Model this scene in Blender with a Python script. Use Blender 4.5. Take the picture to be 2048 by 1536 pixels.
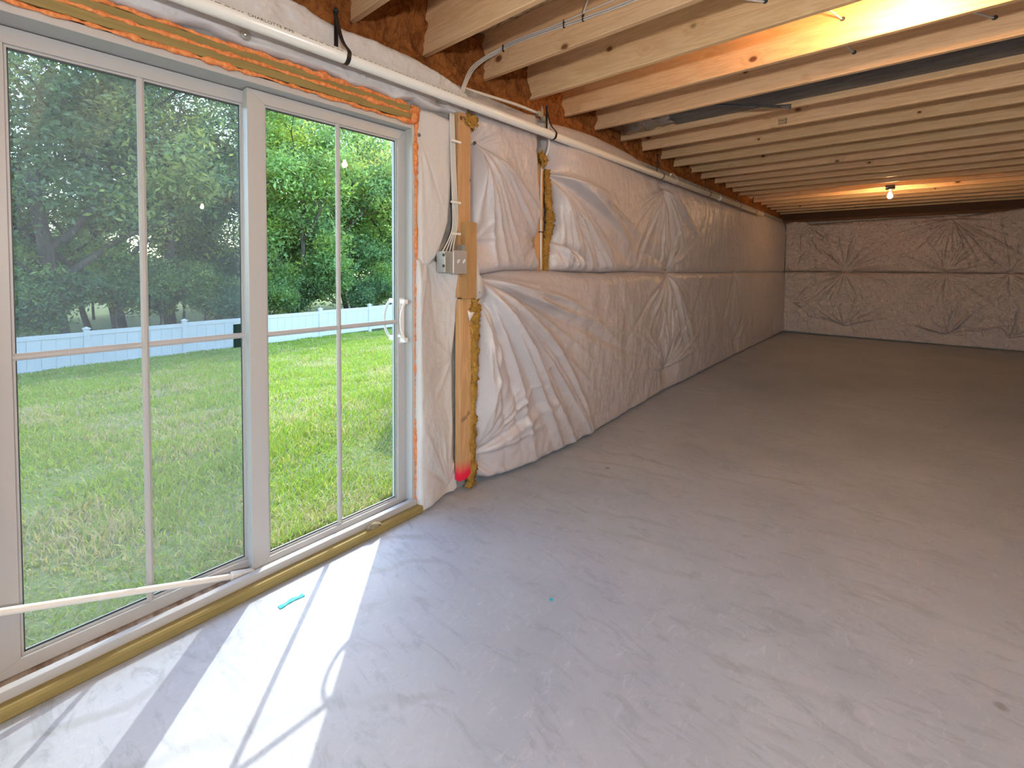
import bpy, bmesh, math, random
import numpy as np
from mathutils import Vector, Matrix

# ------------------------------------------------------------------ clear
for o in list(bpy.data.objects): bpy.data.objects.remove(o, do_unlink=True)
scene = bpy.context.scene
C = scene.collection
R = math.radians

# ------------------------------------------------------------------ camera
F_PX, YAW, PITCH, ROLL = 903.09, R(41.0721), R(1.9027), R(0.3911)
U0, V0, CAM_H = 1022.66, 566.08, 1.2534
cd = bpy.data.cameras.new('camera'); cam = bpy.data.objects.new('camera', cd); C.objects.link(cam)
cd.sensor_fit = 'HORIZONTAL'; cd.sensor_width = 36.0; cd.lens = F_PX / 2048 * 36
cd.shift_x = -(U0 - 1024) / 2048; cd.shift_y = (V0 - 768) / 2048
cd.clip_start = 0.05; cd.clip_end = 400
fw = Vector((-math.sin(YAW)*math.cos(PITCH), math.cos(YAW)*math.cos(PITCH), -math.sin(PITCH)))
ri = Vector((math.cos(YAW), math.sin(YAW), 0)); up = ri.cross(fw)
ri2 = ri*math.cos(ROLL) + up*math.sin(ROLL); up2 = -ri*math.sin(ROLL) + up*math.cos(ROLL)
m = Matrix.Identity(4)
for i in range(3): m[i][0], m[i][1], m[i][2] = ri2[i], up2[i], -fw[i]
m[0][3], m[1][3], m[2][3] = 0, 0, CAM_H
cam.matrix_world = m
scene.camera = cam

# ------------------------------------------------------------------ sky, sun, exposure
SKY_STRENGTH, SUN_STRENGTH, EXPOSURE, BULB, FILL_GLOBE = 0.22, .85, 2.52, 92.0, 210.0
SUN_DIR = Vector((-0.52, 0.488, 0.702)).normalized()           # towards the sun
world = bpy.data.worlds.new('sky'); scene.world = world; world.use_nodes = True
wn = world.node_tree.nodes; wl = world.node_tree.links
for n in list(wn): wn.remove(n)
wo = wn.new('ShaderNodeOutputWorld'); wb = wn.new('ShaderNodeBackground'); ws = wn.new('ShaderNodeTexSky')
ws.sky_type = 'NISHITA'; ws.sun_disc = False
ws.sun_elevation = math.asin(SUN_DIR.z); ws.sun_rotation = math.atan2(SUN_DIR.x, SUN_DIR.y)
ws.air_density = 1.0; ws.dust_density = .8; ws.ozone_density = 1.0
wb.inputs['Strength'].default_value = SKY_STRENGTH
wl.new(ws.outputs[0], wb.inputs[0]); wl.new(wb.outputs[0], wo.inputs[0])
sd = bpy.data.lights.new('sun', 'SUN'); sun = bpy.data.objects.new('sun', sd); C.objects.link(sun)
sd.energy = SUN_STRENGTH; sd.angle = R(0.53); sd.color = (1.0, 0.95, 0.87)
sun.rotation_euler = SUN_DIR.to_track_quat('Z', 'Y').to_euler(); sun.location = SUN_DIR*40
for nm, loc, sx, sy, rot in (('door_daylight', (-2.2, 0.69, 1.0), 1.5, 2.0, (0, R(-90), 0)), ('window_daylight', (.9, -4.25, 1.375), 4.2, 1.95, (R(90), 0, 0))):
    ld = bpy.data.lights.new(nm, 'AREA'); lo = bpy.data.objects.new(nm, ld); C.objects.link(lo)
    ld.shape = 'RECTANGLE'
    ld.size, ld.size_y = (sy, sx) if nm[0] == 'd' else (sx, sy)
    lo.location = loc; lo.rotation_euler = rot
    ld.cycles.is_portal = True
vs = scene.view_settings
vs.view_transform = 'Standard'; vs.look = 'None'; vs.gamma = 1.0; vs.use_curve_mapping = False; vs.exposure = EXPOSURE
cy = scene.cycles; cy.use_light_tree = False
cy.use_adaptive_sampling = True; cy.adaptive_threshold = .06; cy.adaptive_min_samples = 16; cy.use_denoising = True; cy.max_bounces = 6; cy.diffuse_bounces = 4; cy.glossy_bounces = 3; cy.transparent_max_bounces = 16
cy.caustics_reflective = False; cy.caustics_refractive = False; cy.sample_clamp_indirect = 6.0

# ------------------------------------------------------------------ helpers
rng = np.random.default_rng(7); random.seed(7)
def tag(o, label=None, cat=None, group=None, kind=None):
    if label: o['label'] = label
    if cat: o['category'] = cat
    if group: o['group'] = group
    if kind: o['kind'] = kind
    return o
def empty(name, loc=(0, 0, 0), **k):
    o = bpy.data.objects.new(name, None); o.empty_display_size = 0.05; C.objects.link(o); o.location = loc
    bpy.context.view_layer.update()
    return tag(o, **k)
def put(name, me, mat=None, parent=None, **k):
    o = bpy.data.objects.new(name, me); C.objects.link(o)
    if mat and not me.materials: me.materials.append(mat)
    if parent:
        o.parent = parent; o.matrix_parent_inverse = Matrix.Translation(parent.location).inverted()
    return tag(o, **k)
class MB:
    """collects vertices and faces of ONE mesh"""
    def __init__(s): s.v = []; s.f = []
    def add(s, v, f):
        b = len(s.v); s.v += [tuple(p) for p in v]; s.f += [tuple(i+b for i in q) for q in f]; return s
    def box(s, x0, x1, y0, y1, z0, z1):
        v = [(x, y, z) for z in (z0, z1) for y in (y0, y1) for x in (x0, x1)]
        return s.add(v, [(0, 2, 3, 1), (4, 5, 7, 6), (0, 1, 5, 4), (2, 6, 7, 3), (0, 4, 6, 2), (1, 3, 7, 5)])
    def prism(s, poly, axis, a, b):
        """closed polygon (2-D, ccw) extruded along an axis; remaining axes in cyclic order kept as (p, q)"""
        n = len(poly); v = []
        for t in (a, b):
            for p, q in poly:
                v.append({'x': (t, p, q), 'y': (p, t, q), 'z': (p, q, t)}[axis])
        f = [tuple(range(n))[::-1], tuple(range(n, 2*n))] + [(i, (i+1) % n, n+(i+1) % n, n+i) for i in range(n)]
        return s.add(v, f)
    def tube(s, pts, r, seg=8, cap=True, squash=None):
        pts = [Vector(p) for p in pts]; n = len(pts); rr = r if hasattr(r, '__len__') else [r]*n
        ring = []; up_ = None
        for i, p in enumerate(pts):
            t = (pts[min(i+1, n-1)] - pts[max(i-1, 0)]).normalized()
            if up_ is None:
                a = Vector((0, 0, 1)) if abs(t.z) < .9 else Vector((1, 0, 0)); up_ = (a - t*a.dot(t)).normalized()
            else: up_ = (up_ - t*up_.dot(t)).normalized()
            sd_ = t.cross(up_); q = squash or (1, 1)
            ring.append([p + (up_*math.cos(2*math.pi*k/seg)*q[0] + sd_*math.sin(2*math.pi*k/seg)*q[1])*rr[i] for k in range(seg)])
        v = [p for g in ring for p in g]; f = []
        for i in range(n-1):
            for k in range(seg):
                f.append((i*seg+k, i*seg+(k+1) % seg, (i+1)*seg+(k+1) % seg, (i+1)*seg+k))
        if cap: f += [tuple(range(seg))[::-1], tuple((n-1)*seg+k for k in range(seg))]
        return s.add(v, f)
    def lathe(s, prof, c, seg=20, axis=(0, 0, 1)):
        ax = Vector(axis).normalized(); a = ax.orthogonal().normalized(); b = ax.cross(a); c = Vector(c)
        v = [c + ax*h + (a*math.cos(2*math.pi*k/seg) + b*math.sin(2*math.pi*k/seg))*r for r, h in prof for k in range(seg)]
        n = len(prof); f = [(i*seg+k, i*seg+(k+1) % seg, (i+1)*seg+(k+1) % seg, (i+1)*seg+k) for i in range(n-1) for k in range(seg)]
        f += [tuple(range(seg))[::-1], tuple((n-1)*seg+k for k in range(seg))]
        return s.add(v, f)
    def mesh(s, name='m', bevel=0, seg=2, smooth=False):
        me = bpy.data.meshes.new(name)
        bm = bmesh.new()
        vs_ = [bm.verts.new(p) for p in s.v]
        for q in s.f:
            try: bm.faces.new([vs_[i] for i in q])
            except ValueError: pass
        bmesh.ops.recalc_face_normals(bm, faces=bm.faces)
        if bevel: bmesh.ops.bevel(bm, geom=bm.edges[:], offset=bevel, segments=seg, affect='EDGES', profile=.5, clamp_overlap=True)
        bm.to_mesh(me); bm.free()
        if smooth: me.polygons.foreach_set('use_smooth', [True]*len(me.polygons))
        return me
    def build(s, name, mat, parent=None, bevel=0, seg=2, smooth=False, **k):
        return put(name, s.mesh(name, bevel, seg, smooth), mat, parent, **k)
def spline(pts, n=8):
    """Catmull-Rom through the points"""
    P = [Vector(p) for p in pts]; P = [P[0]*2-P[1]] + P + [P[-1]*2-P[-2]]; out = []
    for i in range(1, len(P)-2):
        a, b, c, d = P[i-1:i+3]
        for k in range(n):
            t = k/n
            out.append(.5*((2*b) + (c-a)*t + (2*a-5*b+4*c-d)*t*t + (3*b-a-3*c+d)*t**3))
    out.append(P[-2]); return out
def np_mesh(name, V, F, smooth=True, col=None):
    """fast mesh: V (n,3), F (m,k)"""
    me = bpy.data.meshes.new(name); V = np.asarray(V, np.float32); F = np.asarray(F, np.int32); k = F.shape[1]
    me.vertices.add(len(V)); me.vertices.foreach_set('co', V.ravel())
    me.loops.add(F.size); me.loops.foreach_set('vertex_index', F.ravel())
    me.polygons.add(len(F)); me.polygons.foreach_set('loop_start', np.arange(0, F.size, k, dtype=np.int32))
    me.polygons.foreach_set('loop_total', np.full(len(F), k, np.int32))
    if smooth: me.polygons.foreach_set('use_smooth', np.ones(len(F), bool))
    me.update(calc_edges=True)
    if col is not None:
        a = me.color_attributes.new('tint', 'FLOAT_COLOR', 'POINT'); a.data.foreach_set('color', np.asarray(col, np.float32).ravel())
    return me
def vnoise(x, y, seed=0):
    """smooth value noise, vectorised, -1..1"""
    x = np.asarray(x, float); y = np.asarray(y, float)
    xi = np.floor(x).astype(np.int64); yi = np.floor(y).astype(np.int64); fx = x-xi; fy = y-yi
    fx = fx*fx*fx*(fx*(fx*6-15)+10); fy = fy*fy*fy*(fy*(fy*6-15)+10)
    def h(a, b):
        n = (a*374761393 + b*668265263 + seed*1442695041) & 0x7fffffff
        n = ((n ^ (n >> 13))*1274126177) & 0x7fffffff
        n = (n ^ (n >> 16)) & 0xffff
        return n/32767.5 - 1
    return (h(xi, yi)*(1-fx)+h(xi+1, yi)*fx)*(1-fy) + (h(xi, yi+1)*(1-fx)+h(xi+1, yi+1)*fx)*fy
def sstep(a, b, x):
    t = np.clip((np.asarray(x, float)-a)/(b-a), 0, 1); return t*t*(3-2*t)

# ------------------------------------------------------------------ materials
def mat(name, color=(.8, .8, .8), rough=.6, metal=0., spec=.5):
    m_ = bpy.data.materials.new(name); m_.use_nodes = True; b = m_.node_tree.nodes['Principled BSDF']
    b.inputs['Base Color'].default_value = (*color, 1); b.inputs['Roughness'].default_value = rough
    b.inputs['Metallic'].default_value = metal; b.inputs['Specular IOR Level'].default_value = spec
    return m_
class NT:
    def __init__(s, m_): s.t = m_.node_tree; s.n = s.t.nodes; s.b = s.n.get('Principled BSDF')
    def new(s, typ, **k):
        nd = s.n.new(typ)
        for a, v in k.items():
            if a in ('inp',):
                for kk, vv in v.items(): nd.inputs[kk].default_value = vv
            else: setattr(nd, a, v)
        return nd
    def link(s, a, b): s.t.links.new(a, b)
    def coord(s, scale=(1, 1, 1), kind='Object', rand=0.):
        tc = s.new('ShaderNodeTexCoord'); mp = s.new('ShaderNodeMapping'); mp.inputs['Scale'].default_value = scale
        src = tc.outputs[kind]
        if rand:
            oi = s.new('ShaderNodeObjectInfo'); mu = s.new('ShaderNodeMath', operation='MULTIPLY'); mu.inputs[1].default_value = rand
            s.link(oi.outputs['Random'], mu.inputs[0])
            ad = s.new('ShaderNodeVectorMath', operation='ADD'); s.link(src, ad.inputs[0]); s.link(mu.outputs[0], ad.inputs[1]); src = ad.outputs[0]
        s.link(src, mp.inputs['Vector']); return mp.outputs[0]
    def noise(s, vec, scale=5, detail=4, rough=.55, dist=0.):
        nd = s.new('ShaderNodeTexNoise'); nd.inputs['Scale'].default_value = scale; nd.inputs['Detail'].default_value = detail
        nd.inputs['Roughness'].default_value = rough; nd.inputs['Distortion'].default_value = dist; s.link(vec, nd.inputs['Vector']); return nd.outputs['Fac']
    def ramp(s, fac, stops):
        nd = s.new('ShaderNodeValToRGB'); e = nd.color_ramp.elements
        while len(e) < len(stops): e.new(.5)
        for i, (p, c) in enumerate(stops):
            e[i].position = p; e[i].color = (*c, 1) if hasattr(c, '__len__') else (c, c, c, 1)
        s.link(fac, nd.inputs[0]); return nd.outputs[0]
    def mix(s, fac, a, b, blend='MIX'):
        nd = s.new('ShaderNodeMix', data_type='RGBA', blend_type=blend)
        for sock, v in ((nd.inputs[0], fac), (nd.inputs[6], a), (nd.inputs[7], b)):
            if hasattr(v, 'is_linked') or hasattr(v, 'links'): s.link(v, sock)
            elif hasattr(v, '__len__'): sock.default_value = (*v, 1)
            else: sock.default_value = v
        return nd.outputs[2]
    def math(s, op, a, b=0., c=None):
        nd = s.new('ShaderNodeMath', operation=op)
        for i, v in enumerate((a, b) if c is None else (a, b, c)):
            if hasattr(v, 'links'): s.link(v, nd.inputs[i])
            else: nd.inputs[i].default_value = v
        return nd.outputs[0]
    def color(s, c): s.link(c, s.b.inputs['Base Color'])
    def bump(s, h, strength=.3, dist=.01):
        nd = s.new('ShaderNodeBump'); nd.inputs['Strength'].default_value = strength; nd.inputs['Distance'].default_value = dist
        s.link(h, nd.inputs['Height']); s.link(nd.outputs[0], s.b.inputs['Normal'])
def wood(name, light, dark, knot, along='x', rough=.6, knots=.30, rand=31., scale=1.):
    m_ = mat(name, light, rough, spec=.3); t = NT(m_)
    sc = {'x': (1, 1, 1), 'z': (1, 1, 1), 'y': (1, 1, 1)}
    k = {'x': (.55, 9, 9), 'y': (9, .55, 9), 'z': (9, 9, .55)}[along]
    kk = {'x': (3.9, 5.2, 5.2), 'y': (5.2, 3.9, 5.2), 'z': (10, 10, 8)}[along]
    v1 = t.coord(tuple(q*scale for q in k), rand=rand); v2 = t.coord(tuple(q*scale for q in kk), rand=rand)
    vo = t.new('ShaderNodeTexVoronoi', feature='F1'); vo.inputs['Scale'].default_value = 1.0; vo.inputs['Randomness'].default_value = 1.0
    t.link(v2, vo.inputs['Vector'])
    sep = t.new('ShaderNodeSeparateColor'); t.link(vo.outputs['Color'], sep.inputs[0])
    on = t.math('GREATER_THAN', sep.outputs[0], knots)
    size = t.math('MULTIPLY_ADD', sep.outputs[1], .11, .035)
    near = t.math('DIVIDE', vo.outputs['Distance'], size)
    km = t.math('MULTIPLY', t.ramp(near, [(.55, 1.), (1., 0.)]), on)
    halo = t.math('MULTIPLY', t.ramp(t.math('MULTIPLY', near, .38), [(.2, 1.), (1., 0.)]), on)
    g1 = t.noise(v1, 1.6, 5, .6, .6)
    ring = t.math('SINE', t.math('ADD', t.math('MULTIPLY', g1, 46.), t.math('MULTIPLY', halo, 9.)))
    ringc = t.ramp(t.math('MULTIPLY_ADD', ring, .5, .5), [(.25, 0.), (.95, 1.)])
    big = t.noise(t.coord((.8, .8, .8), rand=rand*2), 1.1, 2)
    c = t.mix(t.math('MULTIPLY', ringc, .42), light, dark)
    c = t.mix(t.ramp(big, [(.35, 0.), (.75, .45)]), c, tuple(.5*a+.5*b for a, b in zip(light, dark)))
    fine = t.noise(v1, 14, 3, .7)
    c = t.mix(t.ramp(fine, [(.45, 0.), (.8, .35)]), c, dark)
    c = t.mix(t.math('MULTIPLY', halo, .38), c, dark)
    c = t.mix(km, c, knot)
    oi = t.new('ShaderNodeObjectInfo'); hv = t.new('ShaderNodeHueSaturation')
    t.link(t.math('MULTIPLY_ADD', oi.outputs['Random'], .22, .94), hv.inputs['Value']); t.link(t.math('MULTIPLY_ADD', t.math('FRACT', t.math('MULTIPLY', oi.outputs['Random'], 7.31)), .010, .497), hv.inputs['Hue']); t.link(c, hv.inputs['Color'])
    t.color(hv.outputs[0]); t.bump(t.math('ADD', fine, ringc), .12, .004)
    return m_
M = {}
M['joist'] = wood('pine_lumber', (.86, .60, .345), (.62, .36, .16), (.20, .08, .03), 'x')
M['stud'] = wood('stud_lumber', (.62, .385, .19), (.44, .235, .10), (.12, .05, .02), 'z', knots=.35)
M['block'] = wood('block_lumber', (.50, .29, .135), (.36, .18, .075), (.1, .04, .015), 'z', knots=.8)
M['treated'] = wood('treated_lumber', (.30, .225, .085), (.19, .14, .05), (.08, .05, .02), 'y', knots=.75)
M['rim'] = wood('rim_lumber', (.115, .05, .022), (.07, .028, .012), (.03, .012, .006), 'x')
def stud_paint(name):
    m_ = wood(name, (.62, .385, .19), (.44, .235, .10), (.12, .05, .02), 'z', knots=.35); t = NT(m_)
    # pink-red marking paint sprayed over the foot of the board
    src = [l for l in t.t.links if l.to_socket == t.b.inputs['Base Color']][0].from_socket
    tc = t.new('ShaderNodeTexCoord'); sp = t.new('ShaderNodeSeparateXYZ'); t.link(tc.outputs['Object'], sp.inputs[0])
    n_ = t.noise(tc.outputs['Object'], 30, 3)
    h = t.math('ADD', sp.outputs[2], t.math('MULTIPLY', n_, .03))
    t.color(t.mix(t.ramp(t.math('MULTIPLY', h, 5.), [(.62, 1.), (.98, 0.)]), src, (.85, .02, .07)))
    return m_
M['stud_red'] = stud_paint('stud_lumber_with_paint')
# OSB
M['osb'] = mat('osb', (.5, .33, .18), .75); t = NT(M['osb'])
vo = t.new('ShaderNodeTexVoronoi', feature='F1'); vo.inputs['Scale'].default_value = 1; t.link(t.coord((34, 80, 60)), vo.inputs['Vector'])
sp = t.new('ShaderNodeSeparateColor'); t.link(vo.outputs['Color'], sp.inputs[0])
t.color(t.ramp(sp.outputs[0], [(0., (.34, .19, .09)), (.4, (.62, .43, .24)), (1., (.78, .60, .38))])); t.bump(sp.outputs[1], .3, .003)
# concrete slab
M['slab'] = mat('concrete_slab', (.45, .45, .45), .52, spec=.35); t = NT(M['slab'])
v = t.coord((1, 1, 1))
n1 = t.noise(v, 1.3, 5, .6, .4); n2 = t.noise(t.coord((3.2, 9, 1)), 1.6, 6, .7, 1.6); n3 = t.noise(t.coord((14, 5, 1)), 1.8, 5, .75, 2.4); n4 = t.noise(v, 55, 3, .6)
c = t.mix(t.ramp(n1, [(.3, 0.), (.72, 1.)]), (.36, .405, .475), (.475, .525, .60))
c = t.mix(t.ramp(n2, [(.52, 0.), (.66, .55)]), c, (.285, .315, .36))
c = t.mix(t.ramp(n3, [(.56, 0.), (.70, .5)]), c, (.575, .62, .69))
c = t.mix(t.ramp(n4, [(.62, 0.), (.8, .25)]), c, (.26, .25, .24))
vo = t.new('ShaderNodeTexVoronoi', feature='F1'); vo.inputs['Scale'].default_value = 3.1; t.link(v, vo.inputs['Vector'])
sp = t.new('ShaderNodeSeparateColor'); t.link(vo.outputs['Color'], sp.inputs[0])
spot = t.math('MULTIPLY', t.ramp(t.math('DIVIDE', vo.outputs['Distance'], t.math('MULTIPLY_ADD', sp.outputs[1], .075, .008)), [(.6, 1.), (1., 0.)]), t.math('GREATER_THAN', sp.outputs[0], .72))
c = t.mix(t.math('MULTIPLY', spot, .55), c, (.17, .155, .14))
# boot scuffs and trowel arcs
wv = t.new('ShaderNodeTexWave', wave_type='RINGS', rings_direction='Z'); wv.inputs['Scale'].default_value = 2.3; wv.inputs['Distortion'].default_value = 7; wv.inputs['Detail'].default_value = 4
t.link(t.coord((.55, .8, 1)), wv.inputs['Vector'])
c = t.mix(t.math('MULTIPLY', t.ramp(wv.outputs['Fac'], [(.0, 1.), (.12, 0.)]), t.ramp(n1, [(.5, 0.), (.65, .35)])), c, (.24, .235, .23))
t.color(c); t.bump(t.math('ADD', t.math('MULTIPLY', n3, .6), n4), .16, .004)
t.link(t.ramp(n2, [(.3, .62), (.7, .45)]), t.b.inputs['Roughness'])
M['concrete'] = mat('concrete_wall', (.33, .33, .33), .85); t = NT(M['concrete'])
n1 = t.noise(t.coord(), 8, 6, .7); t.color(t.ramp(n1, [(.3, (.22, .225, .23)), (.7, (.42, .42, .42))])); t.bump(t.noise(t.coord(), 90, 3), .4, .003)
# vinyl insulation facing
def facing(name, col, rough, crinkle, cs, sheen=.45):
    m_ = mat(name, col, rough, spec=sheen); t = NT(m_)
    v = t.coord((1, 1, 1)); n1 = t.noise(v, cs, 4, .6, 1.2); n2 = t.noise(v, cs*5, 3, .65, .6); n3 = t.noise(v, 2.5, 3)
    t.color(t.mix(t.ramp(n3, [(.35, 0.), (.7, .28)]), col, tuple(.82*a for a in col)))
    t.bump(t.math('ADD', n1, t.math('MULTIPLY', n2, .35)), crinkle, .012 if crinkle < .5 else .035)
    return m_
M['facing'] = facing('white_vinyl_facing', (.55, .515, .535), .34, .26, 16, .6)
M['facing_far'] = facing('glossy_vinyl_facing', (.64, .565, .565), .25, .9, 12, 1.0)
M['facing_far'].node_tree.nodes['Principled BSDF'].inputs['Metallic'].default_value = .45
M['facing_strip'] = facing('matte_vinyl_facing', (.63, .62, .62), .5, .25, 22)
# fibreglass
def fibre(name, a, b, sc):
    m_ = mat(name, a, .95, spec=.1); t = NT(m_); n1 = t.noise(t.coord((1, 1, .5)), sc, 6, .75, 1.5)
    t.color(t.ramp(n1, [(.28, b), (.55, a), (.8, tuple(min(1, q*1.35) for q in a))])); t.bump(n1, .9, .02); return m_
M['batt'] = fibre('brown_fibreglass', (.42, .16, .045), (.15, .04, .012), 22)
M['yellow'] = fibre('yellow_fibreglass', (.62, .36, .085), (.36, .16, .03), 40)
M['foam'] = mat('orange_spray_foam', (.76, .26, .075), .6); t = NT(M['foam'])
n1 = t.noise(t.coord(), 70, 4, .6); t.color(t.ramp(n1, [(.3, (.55, .13, .03)), (.6, (.82, .31, .10)), (.85, (.9, .47, .2))])); t.bump(n1, .5, .004)
M['foam_pale'] = fibre('pale_foam', (.6, .52, .36), (.36, .28, .16), 60)
M['vinyl'] = mat('white_vinyl', (.47, .472, .472), .38)
t = NT(M['vinyl']); t.bump(t.noise(t.coord((1, 1, 1)), 240, 2), .06, .001)
M['track'] = mat('dirty_track', (.5, .42, .36), .7); t = NT(M['track']); t.color(t.ramp(t.noise(t.coord((1, 3, 1)), 14, 5), [(.35, (.30, .21, .15)), (.7, (.62, .56, .5))]))
M['gasket'] = mat('dark_gasket', (.05, .07, .075), .5)
M['pvc'] = mat('white_pvc', (.80, .79, .74), .28)
M['ink'] = mat('black_print', (.03, .025, .02), .6)
M['black'] = mat('black_plastic', (.012, .012, .014), .35)
M['cable'] = mat('white_cable_jacket', (.72, .69, .65), .45)
M['cable_grey'] = mat('black_cable_jacket', (.06, .055, .05), .5)
M['clip'] = mat('white_plastic', (.85, .83, .80), .4)
M['steel'] = mat('galvanised_steel', (.55, .57, .56), .38, .7)
M['plate'] = mat('grey_switch_plate', (.52, .48, .46), .35, .35)
M['duct'] = mat('dark_sheet_metal', (.12, .125, .135), .45, .6); t = NT(M['duct']); t.color(t.ramp(t.noise(t.coord((1, 4, 4)), 5, 5, .7), [(.35, (.10, .11, .13)), (.65, (.22, .235, .26)), (.85, (.4, .4, .42))]))
M['foil'] = mat('silver_foil', (.62, .6, .58), .2, 1.0); t = NT(M['foil']); t.bump(t.noise(t.coord(), 60, 4, .7, 1), 1., .02)
M['tape'] = mat('blue_tape', (.02, .50, .66), .6)
M['porcelain'] = mat('dark_lampholder', (.03, .022, .02), .4)
M['brass'] = mat('brass', (.6, .42, .18), .35, 1.)
M['pin'] = mat('grey_pin', (.24, .22, .20), .5, .3)
M['fence'] = mat('white_fence_vinyl', (.70, .705, .72), .4)
M['bark'] = mat('bark', (.10, .085, .07), .9); t = NT(M['bark']); t.color(t.ramp(t.noise(t.coord((1, 1, .2)), 14, 5), [(.3, (.045, .038, .032)), (.7, (.17, .145, .12))]))
# bulb: the lamp itself gives the light
M['bulb'] = bpy.data.materials.new('lit_bulb'); M['bulb'].use_nodes = True; t = NT(M['bulb']); t.n.remove(t.b)
e = t.new('ShaderNodeEmission'); e.inputs[0].default_value = (1., .57, .26, 1); e.inputs[1].default_value = BULB; t.link(e.outputs[0], t.n['Material Output'].inputs[0])
M['globe'] = M['bulb'].copy(); M['globe'].name = 'fill_globe'; q_ = [n_ for n_ in M['globe'].node_tree.nodes if n_.type == 'EMISSION'][0]; q_.inputs[0].default_value = (1., .93, .88, 1); q_.inputs[1].default_value = FILL_GLOBE  # emission of the added fill lamp
# clear pane: transparent with a Fresnel reflection
def pane(name, tint, extra=0.):
    m_ = bpy.data.materials.new(name); m_.use_nodes = True; t = NT(m_); t.n.remove(t.b)
    tr = t.new('ShaderNodeBsdfTransparent'); tr.inputs[0].default_value = (*tint, 1)
    gl = t.new('ShaderNodeBsdfGlossy'); gl.inputs['Roughness'].default_value = 0.0; gl.inputs[0].default_value = (1, 1, 1, 1)
    fr = t.new('ShaderNodeFresnel'); fr.inputs[0].default_value = 1.45
    ge = t.new('ShaderNodeNewGeometry'); front = t.math('SUBTRACT', 1.0, ge.outputs['Backfacing'])     # reflect once, at the outer face
    mx = t.new('ShaderNodeMixShader'); t.link(t.math('MULTIPLY', fr.outputs[0], front), mx.inputs[0]); t.link(tr.outputs[0], mx.inputs[1]); t.link(gl.outputs[0], mx.inputs[2])
    t.link(mx.outputs[0], t.n['Material Output'].inputs[0]); return m_
M['glass'] = pane('clear_glass', (.955, .985, .972))
# insect screen: fine grey threads that cover part of each pixel
M['screen'] = bpy.data.materials.new('insect_screen'); M['screen'].use_nodes = True; t = NT(M['screen'])
t.b.inputs['Base Color'].default_value = (.24, .28, .36, 1); t.b.inputs['Roughness'].default_value = .6
tr = t.new('ShaderNodeBsdfTransparent'); mx = t.new('ShaderNodeMixShader'); mx.inputs[0].default_value = .26
t.link(tr.outputs[0], mx.inputs[1]); t.link(t.b.outputs[0], mx.inputs[2]); t.link(mx.outputs[0], t.n['Material Output'].inputs[0])
# leaves and grass: colour from the plant itself plus light passing through
def leafy(name, trans, base=(1, 1, 1)):
    m_ = bpy.data.materials.new(name); m_.use_nodes = True; t = NT(m_)
    at = t.new('ShaderNodeVertexColor', layer_name='tint')
    c = t.mix(1.0, at.outputs['Color'], base, 'MULTIPLY')
    t.color(c); t.b.inputs['Roughness'].default_value = .55; t.b.inputs['Specular IOR Level'].default_value = .3
    tl = t.new('ShaderNodeBsdfTranslucent'); t.link(t.mix(1.0, c, (1.25, 1.25, .7), 'MULTIPLY'), tl.inputs[0])
    mx = t.new('ShaderNodeMixShader'); mx.inputs[0].default_value = trans
    t.link(t.b.outputs[0], mx.inputs[1]); t.link(tl.outputs[0], mx.inputs[2]); t.link(mx.outputs[0], t.n['Material Output'].inputs[0]); return m_
M['leaf'] = leafy('tree_leaves', .5); M['blade'] = leafy('grass_blades', .35)
M['soil'] = mat('lawn_soil', (.2, .22, .08), .95); t = NT(M['soil'])
n1 = t.noise(t.coord(), 1.2, 5, .65); n2 = t.noise(t.coord(), 24, 4, .7)
t.color(t.mix(t.ramp(n2, [(.35, 0.), (.7, .8)]), t.ramp(n1, [(.3, (.13, .19, .04)), (.62, (.21, .25, .09)), (.8, (.35, .30, .17))]), (.085, .125, .03))); t.bump(n2, .8, .03)

# ------------------------------------------------------------------ room shell
XW, YF, XR, YB = -1.89, 10.56, 7.5, -4.0           # inner faces: door wall, far wall, right wall, back wall
MB().box(-2.05, 7.8, -4.3, 10.9, -.055, 0).build('floor', M['slab'], kind='structure')
w = MB().box(-2.14, XW, YB-.2, -.10, -.3, 2.26).box(-2.05, XW, 1.412, 1.58, -.3, 2.26).box(-2.14, XW, 1.58, 11.2, -.3, 2.26).box(-2.14, XW, -.10, 1.412, 2.062, 2.26).box(-2.14, -2.05, -.10, 1.412, -.3, -.09)
wall_left = w.build('wall_left', M['concrete'], kind='structure')
MB().box(-2.14, -2.10, YB-.2, 11.2, 2.26, 2.726).build('rim_board', M['rim'], wall_left)
wall_far = MB().box(XW, XR+.2, YF, 11.2, -.3, 2.20).build('wall_far', M['concrete'], kind='structure')
MB().box(-2.1, XR+.2, YF-.06, 11.2, 2.20, 2.245).build('sill_plate', M['rim'], wall_far)
MB().box(-2.1, XR+.2, 11.12, 11.2, 2.245, 2.726).build('rim_board', M['rim'], wall_far)
MB().box(XR, XR+.2, YB, 11.2, -.3, 2.726).build('wall_right', M['facing'], kind='structure')
WX0, WX1, WZ0, WZ1 = -1.2, 3.0, .4, 2.35          # unseen glazing behind the camera, added to bring in daylight
wb_ = MB().box(XW, WX0, YB-.2, YB, -.3, 2.726).box(WX1, XR, YB-.2, YB, -.3, 2.726).box(WX0, WX1, YB-.2, YB, -.3, WZ0).box(WX0, WX1, YB-.2, YB, WZ1, 2.726)
wb_.build('wall_back', M['facing'], kind='structure')
win = empty('added_window_1', ((WX0+WX1)/2, YB-.1, WZ0), kind='structure')
fr_ = MB().box(WX0, WX1, YB-.14, YB-.06, WZ0, WZ0+.06).box(WX0, WX1, YB-.14, YB-.06, WZ1-.06, WZ1)
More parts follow.
